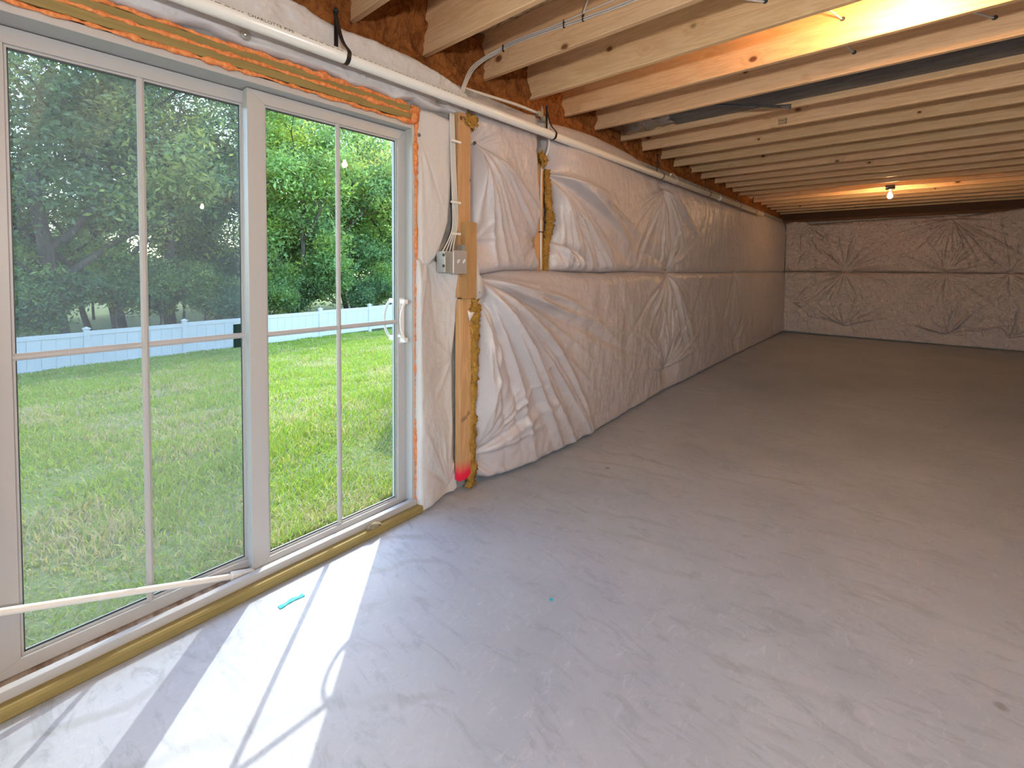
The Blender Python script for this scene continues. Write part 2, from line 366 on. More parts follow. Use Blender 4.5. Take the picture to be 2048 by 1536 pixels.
for i in range(4):
    x = WX0+.03+(WX1-WX0-.06)*i/3; fr_.box(x-.03, x+.03, YB-.14, YB-.06, WZ0+.06, WZ1-.06)
    if i: MB().box(x-(WX1-WX0-.06)/3+.03, x-.03, YB-.103, YB-.097, WZ0+.06, WZ1-.06).build('pane', M['glass'], win)
fr_.build('added_window_frame', M['vinyl'], win)
ceiling = MB().box(-2.2, 7.8, -4.3, 11.3, 2.726, 2.75).build('ceiling', M['osb'], kind='structure')
# joists: one board each, hung from the deck
JY0, JS = .7374, .451
jm = MB().box(-2.085, 7.45, -.038, 0, 2.44, 2.726).mesh('joist', .004, 1)
for k in range(-9, 24):
    j = put('joist', jm, M['joist'], ceiling); j.location.y = JY0 + k*JS
    j.rotation_euler.x = R(random.uniform(-.35, .35)) * 0

# ------------------------------------------------------------------ sliding glass door
door = empty('door_1', (-1.95, .687, 0), kind='structure')
yo0, yo1 = -.085, 1.405
# outer frame: jambs, head, sill with track
for y0, y1 in ((yo0, yo0+.022), (yo1-.020, yo1)): MB().box(-2.045, -1.872, y0, y1, .02, 1.972).build('jamb', M['vinyl'], door, .002)
MB().box(-2.045, -1.872, yo0+.022, yo1-.02, 1.945, 1.972).build('head', M['vinyl'], door, .002)
MB().box(-2.045, -1.885, yo0+.022, yo1-.02, .004, .022).build('track', M['track'], door)
MB().box(-1.885, -1.858, yo0-.02, yo1, .004, .066).build('sill_lip', M['vinyl'], door, .002)
for x in (-1.985, -1.925): MB().box(x-.002, x+.002, yo0+.022, yo1-.02, .022, .034).build('track_rail', M['track'], door)
def sash(name, y0, y1, g0, g1, xc, zt=1.942, zb=.024, gt=1.893, gb=.067, d=.022):
    s_ = empty(name, (xc, (y0+y1)/2, zb)); s_.parent = door; s_.matrix_parent_inverse = Matrix.Translation(door.location).inverted()
    bpy.context.view_layer.update()
    def ch(nm, mb, mt, bev=0):
        o = mb.build(nm, mt, None, bev); o.parent = s_; o.matrix_parent_inverse = Matrix.Translation(s_.matrix_world.translation).inverted(); return o
    x0, x1 = xc-d, xc+d
    # mitred members
    for a, b in ((y0, g0), (g1, y1)):
        lo = a == y0
        poly = [(a, zb), (b, gb), (b, gt), (a, zt)] if lo else [(b, zb), (b, zt), (a, gt), (a, gb)]
        ch('stile', MB().prism([(p, q) for p, q in poly], 'x', x0, x1), M['vinyl'], .0015)
    ch('rail', MB().prism([(y0, zb), (y1, zb), (g1, gb), (g0, gb)], 'x', x0, x1), M['vinyl'], .0015)
    ch('rail', MB().prism([(g0, gt), (g1, gt), (y1, zt), (y0, zt)], 'x', x0, x1), M['vinyl'], .0015)
    # glazing bead and gasket on the room side
    e = .007
    bead = MB().box(x1-.016, x1-.010, g0, g0+e, gb, gt).box(x1-.016, x1-.010, g1-e, g1, gb, gt).box(x1-.016, x1-.010, g0+e, g1-e, gb, gb+e).box(x1-.016, x1-.010, g0+e, g1-e, gt-e, gt)
    ch('glazing_bead', bead, M['vinyl'])
    gk = MB().box(xc+.0035, xc+.006, g0, g0+.010, gb, gt).box(xc+.0035, xc+.006, g1-.010, g1, gb, gt).box(xc+.0035, xc+.006, g0, g1, gb, gb+.012).box(xc+.0035, xc+.006, g0, g1, gt-.013, gt)
    ch('gasket', gk, M['gasket'])
    ch('glass_pane', MB().box(xc-.0025, xc+.0025, g0, g1, gb, gt), M['glass'])
    ym, zm = (g0+g1)/2, .9775
    def bar(axis, c, a, b):
        w_, t_ = .0105, .0075
        prof = [(-t_, -w_*.35), (-t_*.3, -w_), (t_*.3, -w_), (t_, -w_*.35), (t_, w_*.35), (t_*.3, w_), (-t_*.3, w_), (-t_, w_*.35)]
        if axis == 'z': return MB().prism([(xc+.010+p, c+q) for p, q in prof], 'z', a, b)
        return MB().prism([(xc+.010+p, c+q) for p, q in prof], 'y', a, b)
    ch('muntin', bar('z', ym, gb, gt), M['vinyl']); ch('muntin', bar('y', zm, g0, ym-.010), M['vinyl']); ch('muntin', bar('y', zm, ym+.010, g1), M['vinyl'])
    return s_, ch
fx, chf = sash('fixed_sash', -.06, .705, .031, .655, -1.999)
sl, chs = sash('sliding_sash', .655, 1.385, .719, 1.341, -1.95)
# handles: grip curved in the plane of the door on short posts, inside and outside
for s_, x_, x2 in ((1, -1.928, -1.893), (-1, -1.972, -2.02)):
    h = MB().tube(spline([(x2, 1.362, .886), (x2+s_*.006, 1.345, .905), (x2+s_*.008, 1.329, .95), (x2+s_*.008, 1.326, .984), (x2+s_*.008, 1.329, 1.02), (x2+s_*.006, 1.345, 1.062), (x2, 1.362, 1.08)], 6), .0075, 10, squash=(1, .75))
    for z in (.886, 1.08): h.box(min(x_, x2+.006*s_), max(x_, x2+.006*s_), 1.352, 1.372, z-.011, z+.011)
    h.box(min(x_, x_+.004*s_), max(x_, x_+.004*s_), 1.349, 1.375, .868, 1.098)
    chs('door_handle', h, M['clip'], .001)
chs('latch_lever', MB().box(-1.928, -1.905, 1.338, 1.352, .90, .913), M['clip'], .002)
# sliding insect screen outside the fixed half, with its dark pull
scr = MB().box(-2.0345, -2.0335, -.06, .70, .03, 1.94).build('insect_screen', M['screen'], door)
MB().box(-2.042, -2.028, .690, .712, .03, 1.94).box(-2.042, -2.028, -.06, -.035, .03, 1.94).box(-2.042, -2.028, .006, .69, .03, .05).box(-2.042, -2.028, .006, .69, 1.92, 1.94).build('screen_frame', M['vinyl'], door)
MB().box(-2.028, -2.0245, .628, .69, .925, 1.02).box(-2.0245, -2.022, .64, .655, .945, 1.0).build('screen_pull', mat('dark_green_plastic', (.01, .05, .045), .3), door, .002)

# security bar lying in the track
sb = empty('security_bar', (-1.935, .64, .035), label='white round security bar slanting across the foot of the fixed door pane', cat='security bar')
MB().tube([(-1.93, -.058, .2745), (-1.93, .60, .048)], .0105, 16).build('tube', M['pvc'], sb, smooth=False)
MB().prism([(-.0, 0.)], 'x', 0, 0) if False else None
brk = MB().prism([(.575, .042), (.655, .018), (.662, .044), (.582, .068)], 'x', -1.945, -1.915); brk.build('end_bracket', M['pvc'], sb, .003)
MB().lathe([(.0035, 0), (.0035, .0015)], (-1.915, .628, .040), 12, (1, 0, 0)).build('screw', M['black'], sb)
MB().tube([(-1.93, .20, .1855), (-1.93, .214, .1807)], .0109, 16).build('collar', M['clip'], sb)

# treated lumber round the opening
def board(label, x0, x1, y0, y1, z0, z1, mt='treated', name='treated_board', bev=.003, cat='board', **k):
    return MB().box(x0, x1, y0, y1, z0, z1).build(name, M[mt], None, bev, label=label, cat=cat, **k)
board('greenish treated board above the door frame, lower of two', -2.02, -1.862, -.10, 1.392, 1.982, 2.014)
board('darker treated board above the door, tucked between two foam beads', -2.02, -1.866, -.10, 1.372, 2.024, 2.052)
sill = MB().tube([(-1.842, -.3+.04*i, .0195+.0012*math.sin(i*1.7)) for i in range(44)], .0195, 8)
MB().prism([(-1.872, 0.), (-1.828, 0.), (-1.823, .006), (-1.823, .030), (-1.829, .037), (-1.872, .037)], 'y', -.4, 1.418).build('treated_sill_board', M['treated'], None, label='long yellowish treated board on the floor under the door sill', cat='board')
# wall strip of the jamb side
def foam_bead(label, pts, r, lumps=.35, seed=1, seg=10, name='spray_foam_bead', n=None):
    P_ = [Vector(p) for p in pts]; L = sum((P_[i+1]-P_[i]).length for i in range(len(P_)-1)); n = n or int(L/.006)
    dense = spline(pts, max(2, n//(len(pts)-1))); rs = []; r_ = np.random.default_rng(seed); q = []
    acc = 0
    for i, p in enumerate(dense):
        s = i*.006*1.0
        big = max(0, float(vnoise(s*9, 3.1, seed+5))-.45)*2.2
        rr = r*(1 + lumps*float(vnoise(s*34, 0, seed)) + .25*float(vnoise(s*90, 7, seed)) + big*lumps*2.0)
        rs.append(max(rr, r*.45)); q.append(p + Vector((float(vnoise(s*25, 1, seed))*r*.35, float(vnoise(s*25, 2, seed))*r*.25, float(vnoise(s*25, 5, seed))*r*.35)))
    return MB().tube(q, rs, seg).build(name, M['foam'], None, smooth=True, label=label, cat='foam')
foam_bead('lumpy orange foam bead along the top of the door frame', [(-1.866, -.12, 1.974), (-1.866, .4, 1.975), (-1.866, .9, 1.974), (-1.866, 1.40, 1.973)], .0075, .5, 3)
foam_bead('thin orange foam bead between the two treated header boards', [(-1.868, -.12, 2.019), (-1.868, .5, 2.019), (-1.868, 1.37, 2.018)], .0075, .4, 11)
foam_bead('topmost orange foam bead under the grey concrete edge', [(-1.872, -.12, 2.058), (-1.872, .5, 2.058), (-1.872, 1.36, 2.055)], .0095, .45, 23)
foam_bead('upright orange foam bead beside the right door jamb', [(-1.874, 1.4105, .04), (-1.876, 1.409, .7), (-1.874, 1.4095, 1.4), (-1.872, 1.4085, 1.975)], .0085, .3, 31)
def lump(name, label, c, size, mt, cat, seed=0, bump=.35, n=26, flat=None):
    """a closed lumpy blob"""
    u = np.linspace(0, 2*np.pi, n, endpoint=False); vv = np.linspace(.03, np.pi-.03, n//2+2)
    U, V_ = np.meshgrid(u, vv); k = 1 + bump*vnoise(np.cos(U)*np.sin(V_)*3+seed, np.sin(U)*np.sin(V_)*3+np.cos(V_)*3.3, seed) + .5*bump*vnoise(np.cos(U)*np.sin(V_)*8, np.sin(U)*np.sin(V_)*8+np.cos(V_)*9, seed+4)
    X_ = np.stack([np.cos(U)*np.sin(V_)*k*size[0]+c[0], np.sin(U)*np.sin(V_)*k*size[1]+c[1], np.cos(V_)*k*size[2]+c[2]], -1)
    r_, c_ = U.shape; idx = np.arange(r_*c_).reshape(r_, c_)
    F_ = np.stack([idx[:-1], np.roll(idx, -1, 1)[:-1], np.roll(idx, -1, 1)[1:], idx[1:]], -1).reshape(-1, 4)
    return put(name, np_mesh(name, X_.reshape(-1, 3), F_), M[mt], None, label=label, cat=cat)
lump('spray_foam_blob', 'orange foam blob at the upper right corner of the door', (-1.868, 1.398, 2.012), (.018, .026, .042), 'foam', 'foam', 5, .5)
lump('foam_scrap', 'pale scrap of foam resting on the sill board near the right jamb', (-1.838, 1.145, .045), (.010, .034, .014), 'foam_pale', 'scrap', 8, .35)

# ------------------------------------------------------------------ insulation blankets
def axis_steps(a, b, f):
    out = [a]
    while out[-1] < b: out.append(out[-1]+f(out[-1]))
    out = np.array(out); return a+(out-a)*(b-a)/(out[-1]-a)
def fold_field(S, Z, pins):
    """creases that run out from each fixing"""
    H = np.zeros_like(S)
    for ps, pz, lst in pins:
        dx, dz = S-ps, Z-pz; r = np.hypot(dx, dz)+1e-6; th = np.arctan2(dz, dx)
        for a, L, amp, w0, cv in lst:
            d = th-(a+cv*r); d = (d+np.pi) % (2*np.pi)-np.pi
            per = r*np.sin(np.clip(d, -1.5, 1.5)); q = r/L
            g = np.sqrt(np.clip(q, 0, 4))*np.exp(-1.6*q*q)*1.9
            w_ = w0*(.30+.9*np.sqrt(np.clip(q, 0, 2)))
            H += np.where(np.abs(d) < 1.4, amp*g*np.exp(-np.abs(per/w_)**1.3), 0)
    return H
def star(ps, pz, n, a0, a1, L, amp, w, seed, cv=.25):
    r_ = np.random.default_rng(seed); lst = []
    for i in range(n):
        a = R(a0+(a1-a0)*(i+.5+r_.uniform(-.42, .42))/n)
        lst.append((a, L*r_.uniform(.4, 1.15), amp*r_.uniform(.35, 1.2)*(1 if r_.random() < .72 else -.7), w*r_.uniform(.6, 1.3), cv*r_.uniform(-.2, 1.)*(-math.cos(a))))
    return (ps, pz, lst)
def blanket(name, label, wall, s0, s1, z0, z1, thick, pins, edges, mt, ds, dz, seed, top=None, bot=None, pinchr=.13, wr=.006, pinmat='pin', left=None, right=None, noisef=(3., 3.), showpins=True, seams=(), pinr=.012, pinoff=-.002):
    """quilted sheet: thick(S,Z) bulge, pinched at edges and pins, creased between them; closed back to the wall"""
    s = axis_steps(s0, s1, ds); z = np.linspace(z0, z1, max(8, int((z1-z0)/dz)))
    S, Z = np.meshgrid(s, z)
    q = (Z-z0)/(z1-z0)
    lo = bot(S) if bot else np.full_like(S, z0); hi = top(S) if top else np.full_like(S, z1)
    Zw = lo+(hi-lo)*q; p = (S-s0)/(s1-s0)
    le = left(Zw) if left else np.full_like(S, s0); re_ = right(Zw) if right else np.full_like(S, s1)
    Sw = le+(re_-le)*p
    eL, eR, eB, eT = edges
    prof = np.ones_like(S)
    for d, e in ((Sw-le, eL), (re_-Sw, eR), (Zw-lo, eB), (hi-Zw, eT)):
        if e: t_ = np.clip(d/e, 0, 1); prof = prof*(.10+.90*np.sqrt(np.clip(1-(1-t_)**2, 0, 1)))
    for ps, pz, lst in pins:
        r = np.hypot(Sw-ps, (Zw-pz)); prof = prof*(1-.72*np.exp(-(r/pinchr)**1.15))
    for vertical, pos, wd in seams:
        d = np.abs((Sw if vertical else Zw)-pos); prof = prof*(1-.45*np.exp(-(d/wd)**1.3))
    T = thick(Sw, Zw)*prof
    T = T + fold_field(Sw, Zw, pins)*(.35+.65*np.clip(prof, 0, 1))
    fa = noisef
    T = T + wr*(.8*vnoise(Sw*fa[0]*2.2, Zw*fa[1]*1.6, seed)+.5*vnoise(Sw*fa[0]*5, Zw*fa[1]*4, seed+1)+.35*vnoise(Sw*fa[0]*12, Zw*fa[1]*9, seed+2)+.2*vnoise(Sw*fa[0]*26, Zw*fa[1]*22, seed+3))*np.clip(prof*1.4-.2, .1, 1)
    T = np.maximum(T, .004)
    P_ = np.stack([XW+T, Sw, Zw], -1) if wall == 'left' else np.stack([Sw, YF-T, Zw], -1)
    B_ = np.stack([np.full_like(T, XW+.0005), Sw, Zw], -1) if wall == 'left' else np.stack([Sw, np.full_like(T, YF-.0005), Zw], -1)
    n_, m_ = S.shape; idx = np.arange(n_*m_).reshape(n_, m_)
    F_ = np.stack([idx[:-1, :-1], idx[:-1, 1:], idx[1:, 1:], idx[1:, :-1]], -1).reshape(-1, 4)
    ring = np.concatenate([idx[0, :], idx[1:, -1], idx[-1, -2::-1], idx[-2:0:-1, 0]])
    Vb = B_.reshape(-1, 3)[ring]; o_ = n_*m_; k = len(ring); a = np.arange(k)
    Fs = np.stack([ring, o_+a, o_+(a+1) % k, ring[(a+1) % k]], -1)
    Vv = np.concatenate([P_.reshape(-1, 3), Vb]); Fa = np.concatenate([F_, Fs])
    if wall == 'left': Fa = Fa[:, ::1]
    ob = put(name, np_mesh(name, Vv, Fa), M[mt], None, label=label, cat='insulation')
    if showpins:
        pm = None
        for ps, pz, lst in pins:
            if not (s0-.02 < ps < s1+.02): continue
            i = np.unravel_index(np.argmin((Sw-ps)**2+(Zw-pz)**2), Sw.shape); d = T[i]
            c = (XW+d+pinoff, ps, pz) if wall == 'left' else (ps, YF-d+.002, pz)
            ax = (1, 0, 0) if wall == 'left' else (0, -1, 0)
            MB().lathe([(pinr, 0), (pinr, .0035), (pinr*.8, .0028), (pinr*.6, .0036), (pinr*.33, .003), (pinr*.3, .010), (.0015, .012)], c, 14, ax).build('pin', M[pinmat], ob)
    return ob
near = lambda y: .0065*max(1., math.hypot(y, 1.8)/2.5)
# lower blanket along the door wall
kn = np.array([1.74, 1.85, 2.3, 2.75, 3.36, 4.0, 4.5, 5., 5.6, 6.5, 7.5, 9., 10.5]); kx = np.array([.09, .15, .158, .166, .14, .10, .095, .09, .08, .07, .07, .075, .08])
thick_low = lambda S, Z: np.interp(S, kn, kx)*(1+.22*np.sin(np.clip(Z/1.2, 0, 1)*np.pi)*np.exp(-((S-2.9)/1.0)**2)) * (1-.10*sstep(.5, 1.25, Z))
pins_low = [star(1.79, 1.205, 26, -86, -3, 1.25, .040, .021, 3, .20), star(1.79, 1.205, 10, -60, -8, 1.9, .036, .023, 303, .25), star(1.775, .17, 12, 4, 88, .6, .024, .018, 4, .1), star(1.775, .17, 7, -60, -2, .5, .018, .02, 5, .1),
            star(4.55, 1.215, 20, -170, -8, .85, .027, .024, 6, .3), star(4.55, .22, 18, 10, 170, .8, .025, .024, 7, .2), star(4.55, .22, 7, -150, -30, .22, .008, .018, 8, 0),
            star(7.08, 1.215, 12, -170, -10, .6, .014, .035, 9, .2), star(7.08, .22, 12, 10, 170, .7, .02, .035, 10, .2), star(9.6, 1.215, 8, -170, -10, .4, .006, .03, 12, .2), star(9.6, .22, 8, 10, 170, .5, .006, .03, 13, .2)]
kl = np.array([1.75, 1.85, 2.0, 2.46, 3.1, 3.7, 4.3, 4.5, 4.7, 6.2, 7., 10.5]); klz = np.array([1.215, 1.225, 1.245, 1.243, 1.226, 1.235, 1.224, 1.214, 1.222, 1.215, 1.216, 1.22])
kb = np.array([1.75, 1.79, 1.86, 1.93, 2.05, 2.3, 10.5]); kbz = np.array([.045, .04, .012, .003, .001, .001, .001])
low = blanket('insulation_blanket', 'large sagging white insulation blanket along the floor right of the stud', 'left', 1.762, 10.52, 0, 1.24, thick_low, pins_low, (.05, .12, .05, .10), 'facing', near, .0085, 40,
        top=lambda S: np.interp(S, kl, klz), bot=lambda S: np.interp(S, kb, kbz), wr=.007,
        left=lambda Z: np.interp(Z, [0, .17, .4, .8, 1.05, 1.22], [1.805, 1.768, 1.772, 1.795, 1.812, 1.80]))
# upper blanket, far of the second stud
kt = np.array([2.4, 2.6, 2.76, 3.0, 3.2, 3.5, 3.8, 4.0, 4.15, 4.3, 4.6, 5.2, 6., 10.5]); ktz = np.array([2.22, 2.25, 2.27, 2.285, 2.291, 2.285, 2.272, 2.245, 2.215, 2.20, 2.215, 2.205, 2.20, 2.20])
pins_up = [star(2.50, 1.90, 24, -82, 2, 1.3, .046, .020, 21, .22), star(2.50, 1.90, 9, -55, -5, 2.0, .040, .022, 321, .25), star(2.50, 1.45, 9, -72, -15, .55, .038, .018, 22, .1), star(4.40, 2.045, 24, -172, -8, .85, .040, .022, 23, .3),
           star(4.55, 1.245, 14, 20, 165, .6, .020, .022, 24, .2), star(7.08, 1.245, 8, 10, 170, .4, .005, .03, 25, .2), star(7.3, 2.08, 9, -170, -10, .5, .005, .03, 26, .2)]
upb = blanket('insulation_blanket', 'upper white insulation blanket running from the second stud to the far corner', 'left', 2.495, 10.52, 1.222, 2.3, lambda S, Z: np.interp(S, kn, kx*.86)*(1-.45*sstep(2.0, 2.25, Z)), pins_up, (.06, .12, .07, .10), 'facing', near, .0085, 60,
        top=lambda S: np.interp(S, kt, ktz), bot=lambda S: np.interp(S, kl, klz)-.01, wr=.006,
        left=lambda Z: np.interp(Z, [1.2, 1.35, 1.45, 1.55, 1.8, 1.98, 2.1, 2.3], [2.492, 2.485, 2.525, 2.555, 2.53, 2.50, 2.46, 2.42]))
# narrow upper blanket between the two studs
pins_b = [star(1.80, 1.955, 13, -95, -25, .55, .044, .016, 31, .2), star(1.80, 1.955, 6, 5, 62, .16, .024, .013, 32, 0), star(1.79, 1.41, 6, 5, 50, .16, .022, .013, 33, 0), star(2.36, 1.425, 8, 110, 235, .25, .02, .016, 34, 0)]
blanket('insulation_blanket', 'narrow puffy insulation panel between the two upper studs', 'left', 1.765, 2.36, 1.225, 2.25, lambda S, Z: .105*(1-.45*sstep(1.95, 2.2, Z)), pins_b, (.035, .05, .06, .10), 'facing', near, .007, 80,
        top=lambda S: np.interp(S, [1.7, 1.78, 1.9, 2.05, 2.2, 2.36], [2.20, 2.225, 2.24, 2.225, 2.245, 2.27]), bot=lambda S: np.interp(S, kl, klz)-.012, wr=.006, pinchr=.10,
        right=lambda Z: np.interp(Z, [1.2, 1.4, 1.6, 1.8, 2.0, 2.1, 2.25], [2.40, 2.355, 2.385, 2.345, 2.33, 2.36, 2.385]))
# strip between the door and the first stud, in two pieces
blanket('insulation_flap', 'smooth white insulation strip beside the door above the switch box', 'left', 1.416, 1.665, 1.27, 2.07, lambda S, Z: .035+.012*np.sin((S-1.41)*9), [star(1.438, 1.925, 5, -100, -70, .6, .008, .010, 41, 0)], (.03, .03, 0, .03), 'facing_strip', lambda y: .006, .008, 90,
        top=lambda S: np.interp(S, [1.41, 1.44, 1.52, 1.60, 1.67], [2.0, 2.055, 2.062, 2.055, 2.05]), right=lambda Z: np.interp(Z, [1.27, 1.34, 1.5, 1.75, 1.9, 2.0, 2.07], [1.50, 1.56, 1.62, 1.64, 1.645, 1.655, 1.64]), wr=.005, noisef=(2.2, 1.4))
fl_top = lambda S: np.interp(S, [1.40, 1.44, 1.475, 1.53, 1.60, 1.66, 1.70], [1.298, 1.306, 1.313, 1.297, 1.262, 1.235, 1.17])
blanket('insulation_flap', 'loose creased insulation strip hanging to the floor beside the door', 'left', 1.405, 1.70, 0, 1.31, lambda S, Z: .042+.03*sstep(.25, 0, Z)+.018*np.sin((S-1.40)*16+Z*2.1)+.028*sstep(1.05, 1.25, Z), [star(1.62, .06, 9, 60, 150, .35, .012, .014, 42, 0), star(1.475, 1.30, 7, -130, -40, .5, .008, .014, 43, 0), star(1.66, .75, 5, 100, 260, .3, .008, .012, 44, 0)], (.02, .02, 0, .02), 'facing_strip', lambda y: .006, .008, 95,
        top=fl_top, bot=lambda S: np.interp(S, [1.4, 1.5, 1.6, 1.66, 1.7], [.004, .018, .022, .012, .03]), right=lambda Z: np.interp(Z, [0, .08, .2, .5, .9, 1.1, 1.2], [1.70, 1.69, 1.665, 1.66, 1.672, 1.68, 1.69]), wr=.006, noisef=(2.2, 1.6), showpins=False)
# strip above the door, behind the pipe
kz0 = [-1.0, .30, .40, .46, .52, .595, .75, .91, 1.047, 1.15, 1.28, 1.38, 1.46, 1.625, 1.74]; kz1 = [2.068, 2.067, 2.066, 2.082, 2.086, 2.07, 2.071, 2.073, 2.062, 2.072, 2.056, 2.082, 2.068, 2.078, 2.084]
kz2 = [-1.0, .6, .83, .91, 1.02, 1.19, 1.39, 1.62, 1.735, 1.74]; kz3 = [2.31, 2.31, 2.30, 2.28, 2.275, 2.285, 2.28, 2.24, 2.205, 2.20]
blanket('insulation_blanket', 'insulation strip above the door behind the white pipe', 'left', -.9, 1.745, 2.06, 2.31, lambda S, Z: .052+.02*vnoise(S*5, Z*0, 77)*sstep(2.12, 2.06, Z)+.03*sstep(2.12, 2.26, Z)*(1-.5*sstep(2.22, 2.32, Z)), [star(.628, 2.105, 14, 0, 360, .09, .007, .006, 51, 0), star(1.535, 2.115, 10, 0, 360, .08, .007, .006, 52, 0)], (.03, .03, .015, .03), 'facing_strip', lambda y: .007, .006, 99,
        bot=lambda S: np.interp(S, kz0, kz1)+.004*vnoise(S*22, S*0, 5), top=lambda S: np.interp(S, kz2, kz3), wr=.008, pinchr=.03, noisef=(4, 6), pinr=.02, pinmat='steel', pinoff=.012)
blanket('insulation_blanket', 'white insulation blanket on the wall left of the door', 'left', -3.9, -.12, 0, 2.25, lambda S, Z: .09+0*S, [star(-1.3, 1.22, 22, 0, 360, .6, .02, .03, 81, .1), star(-2.6, 1.22, 22, 0, 360, .6, .02, .03, 82, .1), star(-1.3, .2, 14, 5, 175, .5, .018, .03, 83, .1), star(-2.6, .2, 14, 5, 175, .5, .018, .03, 84, .1)], (.05, .03, .05, .06), 'facing', lambda y: .03, .025, 130, wr=.008)
# far wall
pf_up = [star(-.857, 1.25, 22, 8, 172, .75, 0.044, 0.025, 61, .1), star(.52, 1.25, 16, 12, 168, .6, 0.041, 0.025, 62, .1), star(1.24, 1.255, 14, 20, 170, .5, 0.041, 0.025, 63, .1), star(.57, 2.115, 26, -178, -4, .9, 0.051, 0.027, 64, .15), star(-1.56, 1.55, 18, 0, 360, .35, 0.034, 0.019, 65, 0), star(-1.50, 2.13, 12, -80, 0, .8, 0.037, 0.025, 66, .1), star(2.4, 1.25, 14, 10, 170, .6, 0.041, 0.025, 67, .1), star(2.0, 2.1, 14, -170, -10, .6, 0.041, 0.025, 68, .1)]
pf_lo = [star(-.857, 1.20, 24, -172, -8, .75, 0.044, 0.024, 71, .1), star(.52, 1.20, 20, -170, -10, .7, 0.044, 0.024, 72, .1), star(1.24, 1.215, 16, -170, -10, .7, 0.041, 0.024, 73, .1), star(-.85, .215, 26, 5, 175, .6, 0.041, 0.022, 74, .1), star(.565, .19, 24, 8, 172, .6, 0.044, 0.022, 75, .1), star(1.27, .205, 14, 5, 120, .5, 0.041, 0.024, 76, .1), star(-1.7, .6, 12, -60, 60, .5, 0.034, 0.020, 77, .1), star(2.4, .2, 14, 8, 172, .6, 0.041, 0.025, 78, .1)]
farst = lambda y: .011
blanket('insulation_blanket', 'shiny crinkled insulation blanket on the upper half of the far wall', 'far', -1.85, 3.2, 1.222, 2.25, lambda S, Z: .085+0*S, pf_up, (.03, 0, .08, .06), 'facing_far', farst, .0095, 110,
        top=lambda S: np.interp(S, [-1.86, -1.67, -1.55, -1.48, -1.42, -.8, -.09, .5, .56, .66, 1.1, 1.35, 3.3], [2.205, 2.236, 2.23, 2.20, 2.155, 2.172, 2.188, 2.184, 2.20, 2.165, 2.215, 2.248, 2.25]), wr=.016, pinchr=.16, noisef=(5., 3.4))
blanket('insulation_blanket', 'shiny crinkled insulation blanket on the lower half of the far wall', 'far', -1.85, 3.2, 0, 1.224, lambda S, Z: .085+.03*sstep(.3, 0., Z)*sstep(.6, -1.4, S), pf_lo, (.03, 0, .02, .08), 'facing_far', farst, .0095, 120,
        bot=lambda S: .004+.006*vnoise(S*3, S*0, 3)+.006, wr=.017, pinchr=.16, noisef=(5., 3.4))

# ------------------------------------------------------------------ fibreglass batts in the rim bays
def batt(k):
    y0, y1 = JY0+k*JS+.001, JY0+(k+1)*JS-.039; g = 26
    s = np.linspace(y0-.03, y1+.03, 30); z = np.linspace(2.24, 2.715, 40); S, Z = np.meshgrid(s, z)
    S = np.where(Z > 2.43, np.clip(S, y0, y1), S)
    D = -2.035 + .03*vnoise(S*9, Z*7, k*7+1)+.022*vnoise(S*23, Z*17, k*7+2)+.010*vnoise(S*60, Z*45, k*7+3) + .06*sstep(2.45, 2.26, Z)
    P_ = np.stack([D, S, Z], -1); n_, m_ = S.shape; idx = np.arange(n_*m_).reshape(n_, m_)
    F_ = np.stack([idx[:-1, :-1], idx[:-1, 1:], idx[1:, 1:], idx[1:, :-1]], -1).reshape(-1, 4)
    ring = np.concatenate([idx[0, :], idx[1:, -1], idx[-1, -2::-1], idx[-2:0:-1, 0]]); Vb = P_.reshape(-1, 3)[ring].copy(); Vb[:, 0] = -2.10
    o_ = n_*m_; kk_ = len(ring); a = np.arange(kk_)
    return np_mesh('fiberglass_batt', np.concatenate([P_.reshape(-1, 3), Vb]), np.concatenate([F_, np.stack([ring, o_+a, o_+(a+1) % kk_, ring[(a+1) % kk_]], -1)]))
ORD = ['first', 'second', 'third', 'fourth', 'fifth', 'sixth', 'seventh', 'eighth', 'ninth', 'tenth', 'eleventh', 'twelfth']
for k in range(-1, 23):
    if k < 0: lab = 'orange brown fibreglass batt in the joist bay above the left end of the door'
    elif k < 9: lab = f'orange brown fibreglass batt above the door wall in the {ORD[k]} joist bay from the camera'
    else: lab = 'dark brown fibreglass batt in a far joist bay above the long blanket'
    put('fiberglass_batt', batt(k), M['batt'], None, label=lab, cat='insulation', group='batts in the joist bays')

# ------------------------------------------------------------------ pipe along the wall
pz = lambda y: 2.113+.0045*y
pipe = MB().tube([(-1.765, -1.5, pz(-1.5)), (-1.765, 3., pz(3.)), (-1.765, 8.2, pz(8.2))], .0265, 48)
pp = empty('drain_pipe', (-1.765, 0, 2.11), label='long white plastic pipe hung along the wall under the joists', cat='pipe')
po = pipe.build('pipe', M['pvc'], pp, smooth=True)
MB().tube([(-1.765, 5.9, pz(5.9)), (-1.765, 6.0, pz(6.0))], .031, 28).build('coupling', M['pvc'], pp, smooth=True)
